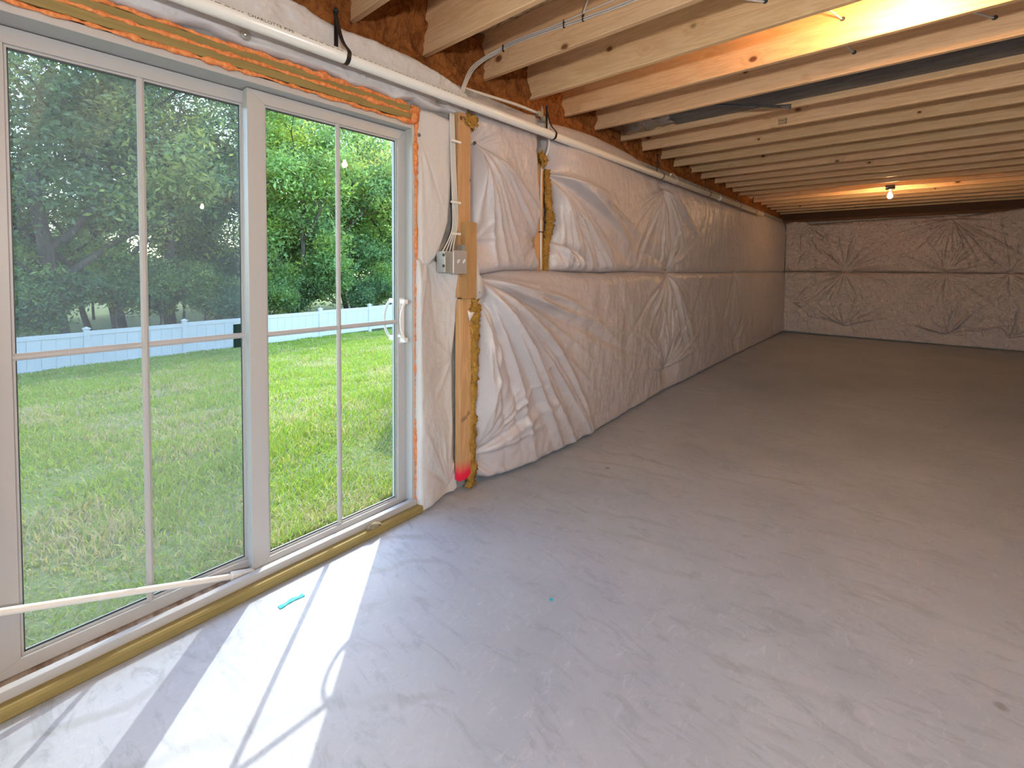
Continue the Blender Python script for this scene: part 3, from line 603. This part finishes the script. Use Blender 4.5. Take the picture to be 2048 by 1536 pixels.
# printed line on the upper side of the pipe that faces the room
A = R(22); nrm = Vector((math.cos(A), 0, math.sin(A))); upv = Vector((-math.sin(A), 0, math.cos(A)))
def pipe_text(txt, y, size):
    cu = bpy.data.curves.new('print', 'FONT'); cu.body = txt; cu.size = size; cu.align_y = 'CENTER'; cu.space_character = 1.12
    tmp = bpy.data.objects.new('tmp', cu); C.objects.link(tmp); bpy.context.view_layer.update()
    me = bpy.data.meshes.new_from_object(tmp.evaluated_get(bpy.context.evaluated_depsgraph_get())); bpy.data.objects.remove(tmp)
    b = Vector((-1.765, y, pz(y)))
    for v_ in me.vertices:
        an = A + v_.co.y/.0265; rr = .0274
        v_.co = b + Vector((math.cos(an)*rr, v_.co.x, math.sin(an)*rr))
    put('print', me, M['ink'], pp)
pipe_text('CHARLOTTE PIPE', .597, .0185)
fp = MB(); y = .46; r_ = random.Random(4)
while y < 1.75:
    if .59 < y < .775: y = .785
    if .952 < y < .985: y = .99
    L = r_.uniform(.004, .02)
    for q_ in (0, 1):
        an = A+(-.05 if q_ else .05); an2 = an+.055
        fp.add([(-1.765+math.cos(a_)*.0268, yy, pz(yy)+math.sin(a_)*.0268) for yy, a_ in ((y, an), (y+L, an), (y+L, an2), (y, an2))], [(0, 1, 2, 3)])
    y += L+r_.uniform(.003, .012)
fp.build('fine_print', M['ink'], pp, kind='stuff')
# hangers: strap nailed to the joist side, looped under the pipe
def hanger(y, label, white=False, zn=2.40, cls=1.):
    h = empty('pipe_hanger', (-1.765, y, pz(y)-.027), label=label, cat='pipe hanger')
    c = pz(y); mt = M['clip'] if white else M['black']; r0 = .0285
    loop = [(-1.765+math.sin(a)*r0*-1, y+.0, c-math.cos(a)*r0) for a in np.linspace(R(-85), R(75), 12)]
    pts = [(-1.80, y-.028, zn)] + [(-1.775, y-.012, c+.075), (-1.738, y, c+.02)] + [(p[0], p[1], p[2]) for p in loop if True]
    w2 = .009*cls; mb = MB(); P_ = spline(pts, 4); vv = []
    for p in P_: vv += [(p.x, p.y-w2, p.z), (p.x, p.y+w2, p.z)]
    th = .0022; n_ = len(P_); ff = [(2*i, 2*i+1, 2*i+3, 2*i+2) for i in range(n_-1)]
    me = MB().add(vv, ff).mesh('strap')
    o = put('strap', me, mt, h); md = o.modifiers.new('thickness', 'SOLIDIFY'); md.thickness = th; md.offset = 1
    MB().box(-1.800, -1.7975, y-.033, y-.015, c-.0, zn+.01).build('strap_tail', mt, h, .0008)
    MB().lathe([(.011, 0), (.011, .004), (.006, .010), (.003, .012)], (-1.7975, y-.024, zn), 10, (1, 0, 0)).build('nail_head', mt, h)
    return h
hanger(.975, 'black strap hanger on the white pipe above the sliding pane, nearest the camera', zn=2.31)
hanger(2.43, 'black strap hanger on the white pipe beside the second stud', zn=2.31)
hanger(4.18, 'black hook on the pipe at the middle tuft of the long blanket', zn=2.33)
hanger(4.50, 'small white hook on the pipe just past the middle tuft', True, zn=2.2, cls=.6)
hanger(5.55, 'third black hook along the pipe, halfway to the far corner', zn=2.3)
hanger(6.85, 'fourth black hook along the pipe, towards the far corner', zn=2.3)
hanger(7.75, 'black hook at the far end of the white pipe', zn=2.36)

# ------------------------------------------------------------------ studs and electrics beside the door
def stud(name, label, x0, x1, y0, y1, z0, z1, mt): return MB().box(x0, x1, y0, y1, z0, z1).build(name, M[mt], None, .003, label=label, cat='stud')
stud('wall_stud', 'upper wooden stud beside the door running up behind the pipe', -1.858, -1.82, 1.652, 1.742, 1.09, 2.088, 'stud')
stud('wall_stud', 'lower wooden stud with pink red paint sprayed at its foot', -1.862, -1.82, 1.667, 1.752, .072, 1.083, 'stud_red')
stud('wood_block', 'short brown wood block nailed over the joint of the two studs', -1.8195, -1.782, 1.672, 1.754, 1.085, 1.502, 'block')
stud('wall_stud', 'brown stud in the gap between two upper blankets', -1.885, -1.855, 2.362, 2.452, 1.24, 2.02, 'stud')
# yellow fibreglass showing beside the studs
def ragged(name, label, pts, w, t_, mt, seed, cat='insulation'):
    P_ = spline(pts, 40); vv = []; ff = []; n_ = len(P_); seg = 12
    for i, p in enumerate(P_):
        for k in range(seg):
            a = 2*math.pi*k/seg; q = 1+.38*float(vnoise(i*.22, k*1.3, seed))+.32*float(vnoise(i*.7, k*2.1, seed+1))+.25*float(vnoise(i*2.3, k*3.7, seed+2))
            ww = np.interp(i/(n_-1), np.linspace(0, 1, len(w)), w)
            vv.append((p.x+math.cos(a)*t_*q, p.y+math.sin(a)*ww*q, p.z+.004*float(vnoise(i, k, seed+3))))
    ff = [(i*seg+k, i*seg+(k+1) % seg, (i+1)*seg+(k+1) % seg, (i+1)*seg+k) for i in range(n_-1) for k in range(seg)]
    ff += [tuple(range(seg))[::-1], tuple((n_-1)*seg+k for k in range(seg))]
    return MB().add(vv, ff).build(name, M[mt], None, smooth=True, label=label, cat=cat)
ragged('fiberglass_edge', 'yellow fibreglass edge beside the red painted lower stud', [(-1.832, 1.768, .012), (-1.830, 1.764, .3), (-1.828, 1.774, .7), (-1.820, 1.778, 1.0), (-1.825, 1.79, 1.2)], [.030, .022, .025, .034, .014], .026, 'yellow', 3)
ragged('fiberglass_edge', 'yellow fibreglass edge along the gap of the second stud', [(-1.85, 2.474, 1.235), (-1.85, 2.48, 1.42), (-1.842, 2.512, 1.56), (-1.85, 2.492, 1.75), (-1.85, 2.48, 1.92)], [.018, .026, .034, .026, .014], .022, 'yellow', 6)
lump('fiberglass_tuft', 'yellow fibreglass tuft poking out at the top of the first stud', (-1.815, 1.735, 2.055), (.016, .040, .030), 'yellow', 'insulation', 3, .7)
lump('fiberglass_tuft', 'pale yellow fibreglass tuft at the top of the second stud', (-1.82, 2.40, 1.975), (.018, .042, .034), 'yellow', 'insulation', 9, .7)
# switch box with its plate
sw = empty('switch_box', (-1.80, 1.63, 1.22), label='grey metal double switch box on the stud beside the door', cat='switch box')
MB().box(-1.845, -1.775, 1.520, 1.655, 1.228, 1.338).build('box', M['steel'], sw, .003)
cover = MB().box(-1.775, -1.764, 1.567, 1.666, 1.221, 1.344).build('cover_plate', M['plate'], sw, .005, 3)
for y in (1.598, 1.637):
    MB().prism([(-1.764, 1.276), (-1.764, 1.290), (-1.752, 1.298), (-1.750, 1.294)], 'y', y-.004, y+.004).build('toggle', M['clip'], cover, .0008)
    for z in (1.254, 1.311): MB().lathe([(.0028, 0), (.0028, .0012)], (-1.7642, y, z), 10, (1, 0, 0)).build('screw', M['steel'], cover)
for z in (1.262, 1.318): MB().lathe([(.008, 0), (.008, .004), (.004, .006)], (-1.785, 1.5198, z), 12, (0, -1, 0)).build('knockout', M['gasket'], sw)
MB().box(-1.82, -1.7815, 1.640, 1.671, 1.344, 1.375).build('mounting_tab', M['steel'], sw)
# cables down the stud
def cable(label, pts, r=.0042, mt='cable', n=8, flat=(1, .75), **k):
    return MB().tube(spline(pts, n), r, 8, squash=flat).build('electrical_cable', M[mt], None, smooth=True, label=label, cat='cable', **k)
for i, lab in enumerate(('outermost of four white cables dropping to the switch box', 'second of four white cables dropping to the switch box', 'third of four white cables dropping to the switch box', 'white cable lying against the first stud above the switch box')):
    o_ = i*.0095
    cable(lab, [(-1.845, 1.612+o_*.9, 2.075), (-1.838, 1.611+o_, 1.9), (-1.832, 1.613+o_, 1.75), (-1.828, 1.617+o_*1.1, 1.58), (-1.822, 1.612+o_*1.1, 1.47), (-1.815, 1.578+o_*1.4, 1.40), (-1.808, 1.532+o_*2.4, 1.338)])
for j, z in enumerate((1.925, 1.602, 1.435)):
    MB().box(-1.826, -1.816, 1.600, 1.668, z-.006, z+.006).build('cable_clip', M['clip'], None, .002, label=f'{("top", "middle", "lowest")[j]} white plastic clip holding the cables to the first stud', cat='clip')
cable('white cable running down the gap at the second stud', [(-1.835, 2.45, 2.30), (-1.815, 2.445, 2.2), (-1.80, 2.43, 2.05), (-1.84, 2.412, 1.93), (-1.846, 2.411, 1.7), (-1.846, 2.414, 1.45), (-1.846, 2.418, 1.245)], .008)
MB().box(-1.856, -1.834, 2.400, 2.430, 1.493, 1.499).build('cable_staple', M['black'], None, label='black staple on the cable in the second stud gap', cat='staple')
# supply tube along the top of the wall with its fitting
cable('pale supply tube under the joist ends right of the first stud', [(-1.90, 1.755, 2.262), (-1.895, 1.95, 2.274), (-1.89, 2.2, 2.290), (-1.885, 2.42, 2.292)], .010, flat=(1, 1))
fit = empty('tube_fitting', (-1.89, 2.44, 2.28), label='grey elbow fitting joining the supply tube by the second stud', cat='fitting')
MB().box(-1.90, -1.87, 2.412, 2.44, 2.27, 2.305).build('socket', M['steel'], fit, .003)
MB().box(-1.868, -1.84, 2.432, 2.462, 2.238, 2.268).build('socket', M['steel'], fit, .003)
MB().prism([(2.445, 2.27), (2.478, 2.255), (2.480, 2.32), (2.462, 2.36)], 'x', -1.885, -1.882).build('bracket_plate', M['steel'], fit)
# bundle clipped along the third joist
yb = JY0+3*JS-.038
for i, lab in enumerate(('white cable curving up the third joist, upper strand', 'white cable curving up the third joist, middle strand', 'white cable curving up the third joist, lower strand')):
    e = (i-1)*.0105
    cable(lab, [(-1.872, 1.705+e, 2.17), (-1.882, 1.75+e, 2.275), (-1.925, 1.85+e, 2.405-e*.3), (-1.935, 1.96+e*.4, 2.505-e*.7), (-1.905, yb-.012, 2.567-e), (-1.80, yb-.006, 2.583-e), (-1.65, yb-.006, 2.580-e), (-1.50, yb-.006, 2.572-e), (-1.25, yb-.006, 2.556-e*(1+1.6*(i == 0))), (-1.0, yb-.006, 2.548-e*(1+2.2*(i == 0))), (-.2, yb-.006, 2.56-e)], .0055)
for x, z in ((-1.86, 2.575), (-1.42, 2.568), (-1.30, 2.560)):
    MB().box(x-.0025, x+.0025, yb-.013, yb+.0, z-.02, z+.02).build('cable_staple', M['black'], None, label={-1.86: 'black staple where the cable bundle bends onto the third joist', -1.42: 'black staple midway along the cable bundle on the third joist', -1.30: 'black staple on the cable bundle on the third joist, farthest from the wall'}[x], cat='staple')
cable('white cable crossing the bay above the third joist', [(-1.30, yb-.010, 2.575), (-1.22, yb-.08, 2.63), (-1.14, yb-.25, 2.70)], .0048)
# cables threading the joists
def hole(k, x, z):
    MB().lathe([(.012, 0), (.012, .0008)], (x, JY0+k*JS-.0380, z), 16, (0, -1, 0)).build('bored_hole', M['gasket'], ceiling)
hole(4, -.55, 2.563); cable('white cable entering a bored hole in the fourth joist', [(-1.15, JY0+3*JS+.01, 2.62), (-.9, 2.3, 2.622), (-.7, 2.42, 2.60), (-.555, 2.505, 2.563)], .0055)
hole(5, -.283, 2.571); cable('short white cable end at a bored hole in the fifth joist', [(-.40, 2.86, 2.66), (-.34, 2.91, 2.62), (-.285, 2.958, 2.571)], .005)
hole(6, -.265, 2.554); cable('pair of flat cable ends at a bored hole in the sixth joist', [(-.33, 3.33, 2.62), (-.30, 3.36, 2.59), (-.267, 3.41, 2.556)], .006)
hole(6, .312, 2.555); cable('white cable entering the sixth joist near the bulb', [(.13, 3.25, 2.60), (.22, 3.33, 2.585), (.31, 3.41, 2.556)], .0065)
cable('white cable running to the near bare bulb', [(-.62, 2.66, 2.70), (-.4, 2.70, 2.705), (-.05, 2.74, 2.70)], .005)

# ------------------------------------------------------------------ duct, foil and strap between the joists
MB().box(-1.50, 7.3, 3.462, 3.850, 2.482, 2.70).build('air_duct', M['duct'], None, .004, label='dark sheet metal duct filling the bay behind the sixth joist', cat='duct')
fo = lump('foil_duct_end', 'crumpled silver foil at the wall end of the dark duct', (-1.70, 3.65, 2.495), (.22, .14, .035), 'foil', 'foil', 12, .55, 70)
st = empty('metal_strap', (-.85, 3.6, 2.43), label='thin dark metal strap with a silver end hanging under the seventh joist', cat='strap')
MB().add([(-1.10, 3.47, 2.466), (-1.08, 3.455, 2.446), (-.70, 3.715, 2.408), (-.71, 3.73, 2.436)], [(0, 1, 2, 3)]).build('strip', M['duct'], st).modifiers.new('t', 'SOLIDIFY').thickness = .003
MB().add([(-.71, 3.73, 2.436), (-.70, 3.715, 2.404), (-.645, 3.76, 2.398), (-.645, 3.77, 2.437)], [(0, 1, 2, 3)]).build('foil_end', M['foil'], st).modifiers.new('t', 'SOLIDIFY').thickness = .003

# ------------------------------------------------------------------ bare bulbs in lampholders
def lamp(x, y, z, label, holder=True):
    """z: centre of the bulb; the holder sits above it"""
    L = empty('ceiling_lamp', (x, y, z+.09), label=label, cat='lamp')
    MB().lathe([(.052, 0), (.055, -.008), (.050, -.022), (.032, -.030), (.026, -.040), (.022, -.042)][::-1], (x, y, z+.115), 24).build('lampholder', M['porcelain'], L, smooth=True)
    if holder: MB().box(x-.055, x+.055, y-.055, y+.055, z+.115, z+.155).build('junction_box', M['black'], L, .006)
    MB().lathe([(.013, .078), (.0135, .055)], (x, y, z), 16).build('screw_cap', M['brass'], L, smooth=True)
    prof = [(.001, -.034), (.012, -.032), (.022, -.025), (.029, -.012), (.030, 0), (.027, .014), (.020, .030), (.0145, .045), (.0135, .056)]
    MB().lathe(prof, (x, y, z), 24).build('bulb', M['bulb'], L, smooth=True)
lamp(0.0, 2.745, 2.447, 'glowing bare bulb between the joists at the top right')
lamp(-.192, 8.42, 2.315, 'small glowing bare bulb under the far joists')
lamp(5.6, 2.5, 2.315, 'bare bulb on the ceiling at the far right of the room')
lamp(1.05, 2.71, 2.44, 'bare bulb above the frame, beside the near one')
pl = empty('fill_lamp', (1.25, -.55, 2.44), label='added globe fill lamp hanging on a cord behind the camera', cat='lamp')  # unseen lamp, added to brighten the near ceiling and joists
MB().tube([(1.25, -.55, 2.72), (1.25, -.55, 1.61)], .004, 8).build('cord', M['black'], pl)
MB().lathe([(.018, 0), (.022, .02), (.020, .07), (.008, .085)], (1.25, -.55, 1.565), 16).build('socket', M['porcelain'], pl, smooth=True)
MB().lathe([(.002, -.065), (.025, -.060), (.046, -.046), (.060, -.024), (.065, 0), (.060, .024), (.046, .046), (.025, .060), (.018, .068)], (1.25, -.55, 1.5), 24).build('fill_globe_bulb', M['globe'], pl, smooth=True)

# ------------------------------------------------------------------ small things on the floor
tp = MB(); n_ = 14
for i in range(n_+1):
    t_ = i/n_; x = -1.70+.003*math.sin(t_*9); y = .664+.088*t_; ww = .0085+.0018*math.sin(t_*13+1)
    tp.v += [(x-ww, y, .0012), (x+ww, y+.003*math.sin(t_*20), .0012), (x-ww*.9, y, .0028+.0012*math.sin(t_*8)**2), (x+ww*.9, y, .0028+.0012*math.sin(t_*11)**2)]
    if i:
        b = 4*(i-1); tp.f += [(b+2, b+3, b+7, b+6), (b, b+4, b+5, b+1), (b, b+2, b+6, b+4), (b+1, b+5, b+7, b+3)]
tp.f += [(0, 1, 3, 2), (4*n_, 4*n_+2, 4*n_+3, 4*n_+1)]
tp.build('tape_strip', M['tape'], None, label='torn strip of bright blue tape on the sunlit floor', cat='tape')
for lab, (x, y), s_, mt in (('tiny dark blue crumb on the grey floor', (-.975, 1.36), .010, 'tape'), ('small dark chip on the middle of the floor', (-.30, 1.0), .009, 'ink')):
    MB().prism([(x+math.cos(a)*s_*random.uniform(.5, 1), y+math.sin(a)*s_*random.uniform(.5, 1)) for a in np.linspace(0, 5.4, 7)], 'z', 0.0005, .004).build('debris_chip', M[mt], None, label=lab, cat='debris')

# ------------------------------------------------------------------ outdoors
def gz(x):
    x = np.asarray(x, float); d = -2.05-x
    return -.055 - .1045*np.clip(d, 0, 16.2) + .02*np.clip(d-22, 0, 40)
gx = np.concatenate([np.linspace(-90, -30, 13), np.linspace(-28, -2.2, 60), np.linspace(-2.05, 40, 12)]); gy = np.linspace(-60, 90, 90)
X_, Y_ = np.meshgrid(gx, gy); Z_ = gz(X_)+.03*vnoise(X_*.7, Y_*.7, 3)*(X_ < -3)
idx = np.arange(X_.size).reshape(X_.shape); F_ = np.stack([idx[:-1, :-1], idx[:-1, 1:], idx[1:, 1:], idx[1:, :-1]], -1).reshape(-1, 4)
put('ground', np_mesh('ground', np.stack([X_, Y_, Z_], -1).reshape(-1, 3), F_), M['soil'], kind='structure')
put('bounce_slab', MB().box(-3.5, 14., -16., -4.25, -.05, -.01).mesh('bounce_slab', .01, 1), mat('pale_bounce_concrete', (.62, .60, .57), .8), kind='structure')  # unseen pale slab, added to bounce sunlight up onto the ceiling
put('sky_blocker', MB().box(-3.0, 9., -7.2, -4.22, 2.62, 2.70).mesh('sky_blocker'), M['treated'], kind='structure')  # unseen roof, added to keep high sky out of the back glazing
# grass blades
def grass(n):
    r_ = np.random.default_rng(5)
    d = .12+16.3*r_.random(n)**1.55; x = -2.05-d
    y = -1.6 + r_.random(n)*(2.6+.86*(d+2.14)+1.2)
    ok = ~((x > -5.) & (y > 3.55)) & ~((x > -2.2) & ((y < 0) | (y > 1.38)))
    d, x, y = d[ok], x[ok], y[ok]; n = len(x)
    h = (.028+.045*r_.random(n))*(1+.035*d); wd = (.0022+.0020*r_.random(n))*(1+.22*d); an = r_.random(n)*2*np.pi
    h *= 1+.5*vnoise(x*2.2, y*2.2, 9)
    lean = h*r_.uniform(.15, 1.1, n); la = r_.random(n)*2*np.pi
    z = gz(x)+.03*vnoise(x*.7, y*.7, 3)-.004
    ax, ay = np.cos(an)*wd, np.sin(an)*wd; lx, ly = np.cos(la)*lean, np.sin(la)*lean
    P0 = np.stack([x-ax, y-ay, z], -1); P1 = np.stack([x+ax, y+ay, z], -1)
    P2 = np.stack([x+ax*.8+lx*.4, y+ay*.8+ly*.4, z+h*.62], -1); P3 = np.stack([x-ax*.8+lx*.4, y-ay*.8+ly*.4, z+h*.62], -1); P4 = np.stack([x+lx, y+ly, z+h*.9], -1)
    V_ = np.stack([P0, P1, P2, P3, P4], 1).reshape(-1, 3); b = np.arange(n)*5
    F_ = np.stack([b, b+1, b+2, b, b+2, b+3, b+3, b+2, b+4], -1).reshape(-1, 3)
    dry = np.clip(.35+.75*vnoise(x*.9, y*.9, 21)+.5*vnoise(x*3, y*3, 22)-.045*d, 0, 1)*.75; dry = np.where(r_.random(n) < .12, np.maximum(dry, .8), dry)
    g = np.stack([.28+.11*r_.random(n), .39+.11*r_.random(n), .065+.03*r_.random(n)], -1); s_ = np.stack([.50+.1*r_.random(n), .43+.1*r_.random(n), .27+.08*r_.random(n)], -1)
    pick = (r_.random(n) < dry)[:, None]; c = np.where(pick, s_, g)*(.75+.4*r_.random(n))[:, None]
    col = np.concatenate([np.repeat(c[:, None, :], 5, 1).reshape(-1, 3), np.ones((5*n, 1))], -1)
    return np_mesh('grass', V_, F_, False, col)
put('grass', grass(230000), M['blade'], None, label='sunny mown green grass with straw patches on the lawn', cat='grass', kind='stuff')
# house block out of view past the right jamb, added to shade the lawn
bump = MB().box(-4.9, -2.14, 3.62, 7.2, -.6, 2.36).build('shadow_block', M['fence'], kind='structure')
# fence
A0 = Vector((-18.07, 1.76, 0)); A1 = Vector((-18.74, 11.47, 0)); fd = (A1-A0)/4; fu = fd.normalized()
fence = empty('privacy_fence', (-18.3, 6., -1.75), label='long low white vinyl fence across the end of the lawn', cat='fence')
def fz(i): return -1.78+.0275*i
ang = math.atan2(fu.y, fu.x)
def oriented(mb, i):
    me = mb.mesh('fence_piece', .006, 1); p = A0+fd*i; me.transform(Matrix.Translation((p.x, p.y, fz(i))) @ Matrix.Rotation(ang, 4, 'Z') @ Matrix.Shear('XY', 4, (0, 0))); return me
Ls = fd.length
for i in range(-4, 10):
    post = put('post', oriented(MB().box(-.065, .065, -.065, .065, -.2, 1.15), i), M['fence'], fence)
    cp = put('post_cap', oriented(MB().box(-.088, .088, -.088, .088, 1.15, 1.185).add([(-.075, -.075, 1.185), (.075, -.075, 1.185), (.075, .075, 1.185), (-.075, .075, 1.185), (0, 0, 1.235)], [(0, 1, 4), (1, 2, 4), (2, 3, 4), (3, 0, 4)]), i), M['fence'], post)
    put('top_rail', oriented(MB().box(.065, Ls-.065, -.03, .03, .97, 1.10), i), M['fence'], fence)
    put('bottom_rail', oriented(MB().box(.065, Ls-.065, -.03, .03, .02, .16), i), M['fence'], fence)
    nb = 8; bw = (Ls-.13)/nb
    for q_ in range(nb):
        if -2 < i < 7: put('board', oriented(MB().box(.065+q_*bw+.002, .065+(q_+1)*bw-.002, -.012, .012, .16, .97), i), M['fence'], fence)
    if not -2 < i < 7: put('panel', oriented(MB().box(.065, Ls-.065, -.012, .012, .16, .97), i), M['fence'], fence)

# trees
def tree_proto(seed, h, rad, nclust, nleaf, tone, leaf=.15, trunk_r=.16, low=.28, fork=True):
    r_ = np.random.default_rng(seed); mb = MB(); tips = []
    def grow(p, d, L, r, depth):
        n = 5; pts = [p]; dd = d.copy()
        for i in range(n):
            dd = (dd+Vector(r_.normal(0, .13, 3))+Vector((0, 0, .05))).normalized(); pts.append(pts[-1]+dd*L/n)
        mb.tube(pts, [r*(1-.55*i/n) for i in range(n+1)], 7 if depth < 2 else 5)
        if depth >= 1: tips.extend([pts[-1], pts[3]])
        if depth < 3:
            for k in range(r_.integers(3, 5)):
                j = r_.integers(2, n+1); a = r_.random()*2*math.pi; el = r_.uniform(.15, .9)
                nd = (dd*.45+Vector((math.cos(a)*math.cos(el), math.sin(a)*math.cos(el), math.sin(el)))).normalized()
                grow(pts[j], nd, L*r_.uniform(.5, .72), r*.5, depth+1)
    grow(Vector((0, 0, -.3)), Vector((r_.normal(0, .04), r_.normal(0, .04), 1)).normalized(), h*.5, trunk_r, 0)
    tm = mb.mesh('trunk', smooth=True)
    # leaf clumps: at branch tips and through the crown
    cc = [np.array(t_) for t_ in tips]
    while len(cc) < nclust:
        a = r_.random()*2*math.pi; z = h*(low+(1-low)*r_.random()**.85); rr = rad*math.sqrt(r_.random())*math.sin(math.pi*min(1, .12+.88*(z/h-low*.6)/(1-low*.6)))**.6
        cc.append(np.array((math.cos(a)*rr, math.sin(a)*rr, z)))
    cc = np.array(cc)[r_.permutation(len(cc))[:nclust]]; n = nclust*nleaf
    ctr = np.repeat(cc, nleaf, 0)+r_.normal(0, 1, (n, 3))*np.array([.42, .42, .26])*rad/3
    nrm_ = r_.normal(0, 1, (n, 3))+np.array([0, 0, .9]); nrm_ /= np.linalg.norm(nrm_, axis=1)[:, None]
    tg = np.cross(nrm_, r_.normal(0, 1, (n, 3))); tg /= np.linalg.norm(tg, axis=1)[:, None]; bt = np.cross(nrm_, tg)
    s_ = leaf*r_.uniform(.6, 1.3, n)[:, None]
    V_ = np.stack([ctr-tg*s_, ctr-bt*s_*.42, ctr+tg*s_, ctr+bt*s_*.42], 1).reshape(-1, 3); F_ = np.arange(4*n).reshape(-1, 4)
    cb = np.repeat(r_.uniform(.6, 1.35, nclust), nleaf)*r_.uniform(.75, 1.25, n)
    warm = np.repeat(r_.random(nclust) < .25, nleaf)
    base = np.where(warm[:, None], np.array(tone)*np.array([1.7, 1.35, .9]), np.array(tone))*cb[:, None]
    col = np.concatenate([np.repeat(base[:, None], 4, 1).reshape(-1, 3), np.ones((4*n, 1))], -1)
    return tm, np_mesh('foliage', V_, F_, False, col)
PT = [tree_proto(1, 13, 3.3, 165, 120, (.195, .29, .17), .105, .30, .36), tree_proto(2, 15, 3.6, 200, 120, (.175, .27, .17), .105, .26, .30),
      tree_proto(3, 11, 2.9, 180, 120, (.30, .45, .19), .10, .16, .10), tree_proto(4, 12, 2.6, 170, 120, (.245, .39, .215), .10, .16, .12),
      tree_proto(5, 4.2, 1.9, 120, 110, (.20, .33, .145), .075, .05, .04), tree_proto(6, 3.4, 1.7, 110, 110, (.155, .265, .15), .075, .05, .02)]
tree_id = [0]
def tree(p, x, y, s_, rot, label, group=None, cat='tree', name='leafy_tree'):
    t_ = empty(name, (x, y, float(gz(x))), label=label, cat=cat, group=group); t_.rotation_euler.z = rot; t_.scale = (s_, s_, s_*random.uniform(.95, 1.08))
    for nm, me, mt in (('trunk', PT[p][0], M['bark']), ('foliage', PT[p][1], M['leaf'])):
        o = bpy.data.objects.new(nm, me); C.objects.link(o); o.parent = t_
        if not me.materials: me.materials.append(mt)
        if nm == 'foliage': o['kind'] = 'stuff'
tree(0, -21.8, 1.55, 1.0, .3, 'dark forked tree behind the fence at the left of the fixed pane')
tree(1, -24.5, 5.2, .95, 1.1, 'tall dark tree behind the fence right of the fixed pane muntin')
tree(2, -22.5, 9.4, 1.05, 2.2, 'pale green tree behind the fence through the left half of the sliding pane')
tree(3, -23.5, 13.2, 1.0, 4.0, 'bright leafy tree behind the fence through the right half of the sliding pane')
GT = 'woods behind the fence'
for x, y, p, s_ in ((-26, -1.5, 1, .85), (-25.5, 3.6, 0, .95), (-27, 2.8, 3, .8), (-28.5, 8.2, 0, .95), (-27.5, 11.8, 1, .95), (-27, 17., 3, 1.2), (-33, 4.6, 3, .85), (-33, 14.8, 0, 1.3), (-33.5, 21., 2, 1.5), (-36, -1., 2, .8), (-36, 9.8, 2, 1.2), (-23, 17.6, 2, 1.05), (-25.5, 14.6, 3, 1.1)):
    tree(p, x, y, s_, random.random()*6.3, 'leafy green tree deeper in the woods behind the white fence', GT)
yb_ = -3.0; i = 0
while yb_ < 22:
    tree(4+i % 2, -20.3-random.random()*1.5-.06*yb_, yb_, random.uniform(.85, 1.25), random.random()*6.3, 'low green shrub in the undergrowth just behind the white fence', 'undergrowth behind the fence', 'shrub', 'wild_shrub'); yb_ += random.uniform(1.2, 1.8); i += 1
for k in range(12): tree(4+k % 2, -25-random.random()*7, -4+k*2.5, random.uniform(1.3, 1.9), random.random()*6.3, 'low green shrub in the undergrowth just behind the white fence', 'undergrowth behind the fence', 'shrub', 'wild_shrub')

# ------------------------------------------------------------------ last small details
def scrap(name, label, pts, mt, cat):
    o = MB().add(pts, [tuple(range(len(pts)))]).build(name, M[mt], None, label=label, cat=cat); md = o.modifiers.new('t', 'SOLIDIFY'); md.thickness = .0012; return o
fl_ = MB().add([(-1.800, 1.757, 1.305), (-1.796, 1.772, 1.30), (-1.792, 1.785, 1.275), (-1.790, 1.781, 1.22), (-1.784, 1.803, 1.19), (-1.780, 1.824, 1.10), (-1.788, 1.80, 1.088), (-1.799, 1.762, 1.075), (-1.801, 1.757, 1.2)], [(0, 1, 2, 8), (8, 2, 3), (8, 3, 4, 7), (4, 5, 6, 7)])
o = fl_.build('plastic_flap', M['facing_strip'], None, smooth=True, label='curled white plastic flap beside the brown wood block', cat='plastic'); o.modifiers.new('t', 'SOLIDIFY').thickness = .0015
o = MB().add([(-1.812, 1.712, 1.02), (-1.806, 1.733, 1.004), (-1.800, 1.772, 1.042), (-1.802, 1.802, 1.085), (-1.800, 1.795, 1.06), (-1.803, 1.765, 1.012), (-1.806, 1.742, .982), (-1.812, 1.728, .955)], [(0, 1, 6, 7), (1, 2, 5, 6), (2, 3, 4, 5)]).build('plastic_tab', M['clip'], None, smooth=True, label='small torn white tab hooked over the top of the lower stud', cat='plastic'); o.modifiers.new('t', 'SOLIDIFY').thickness = .0015
# pencil scrawl on the lower stud and a grade stamp on a joist
sc_ = [ob for ob in bpy.data.objects if ob.get('label', '').startswith('lower wooden stud')][0]
r_ = random.Random(2)
for i in range(6):
    y0 = 1.676+i*.011; z0 = .395+i*.007+r_.uniform(-.004, .004)
    MB().tube(spline([(-1.8197, y0, z0+.022), (-1.8195, y0+.006, z0), (-1.8195, y0+.011, z0+.012), (-1.8195, y0+.008, z0+.026)], 4), .0009, 5).build('pencil_stroke', M['ink'], sc_)
st_ = MB(); Ys = 4.3065
for x0, x1, z0, z1 in ((-.83, -.765, 2.502, 2.504), (-.83, -.765, 2.455, 2.457), (-.767, -.765, 2.455, 2.504), (-.83, -.765, 2.478, 2.480)): st_.box(x0, x1, Ys-.0004, Ys, z0, z1)
for i in range(10):
    x0 = -.826+.006*i; h_ = r_.uniform(.006, .013)
    st_.box(x0, x0+.0035, Ys-.0004, Ys, 2.484, 2.484+h_); st_.box(x0, x0+.0035, Ys-.0004, Ys, 2.461, 2.461+h_)
st_.build('grade_stamp', M['ink'], ceiling, kind='stuff')
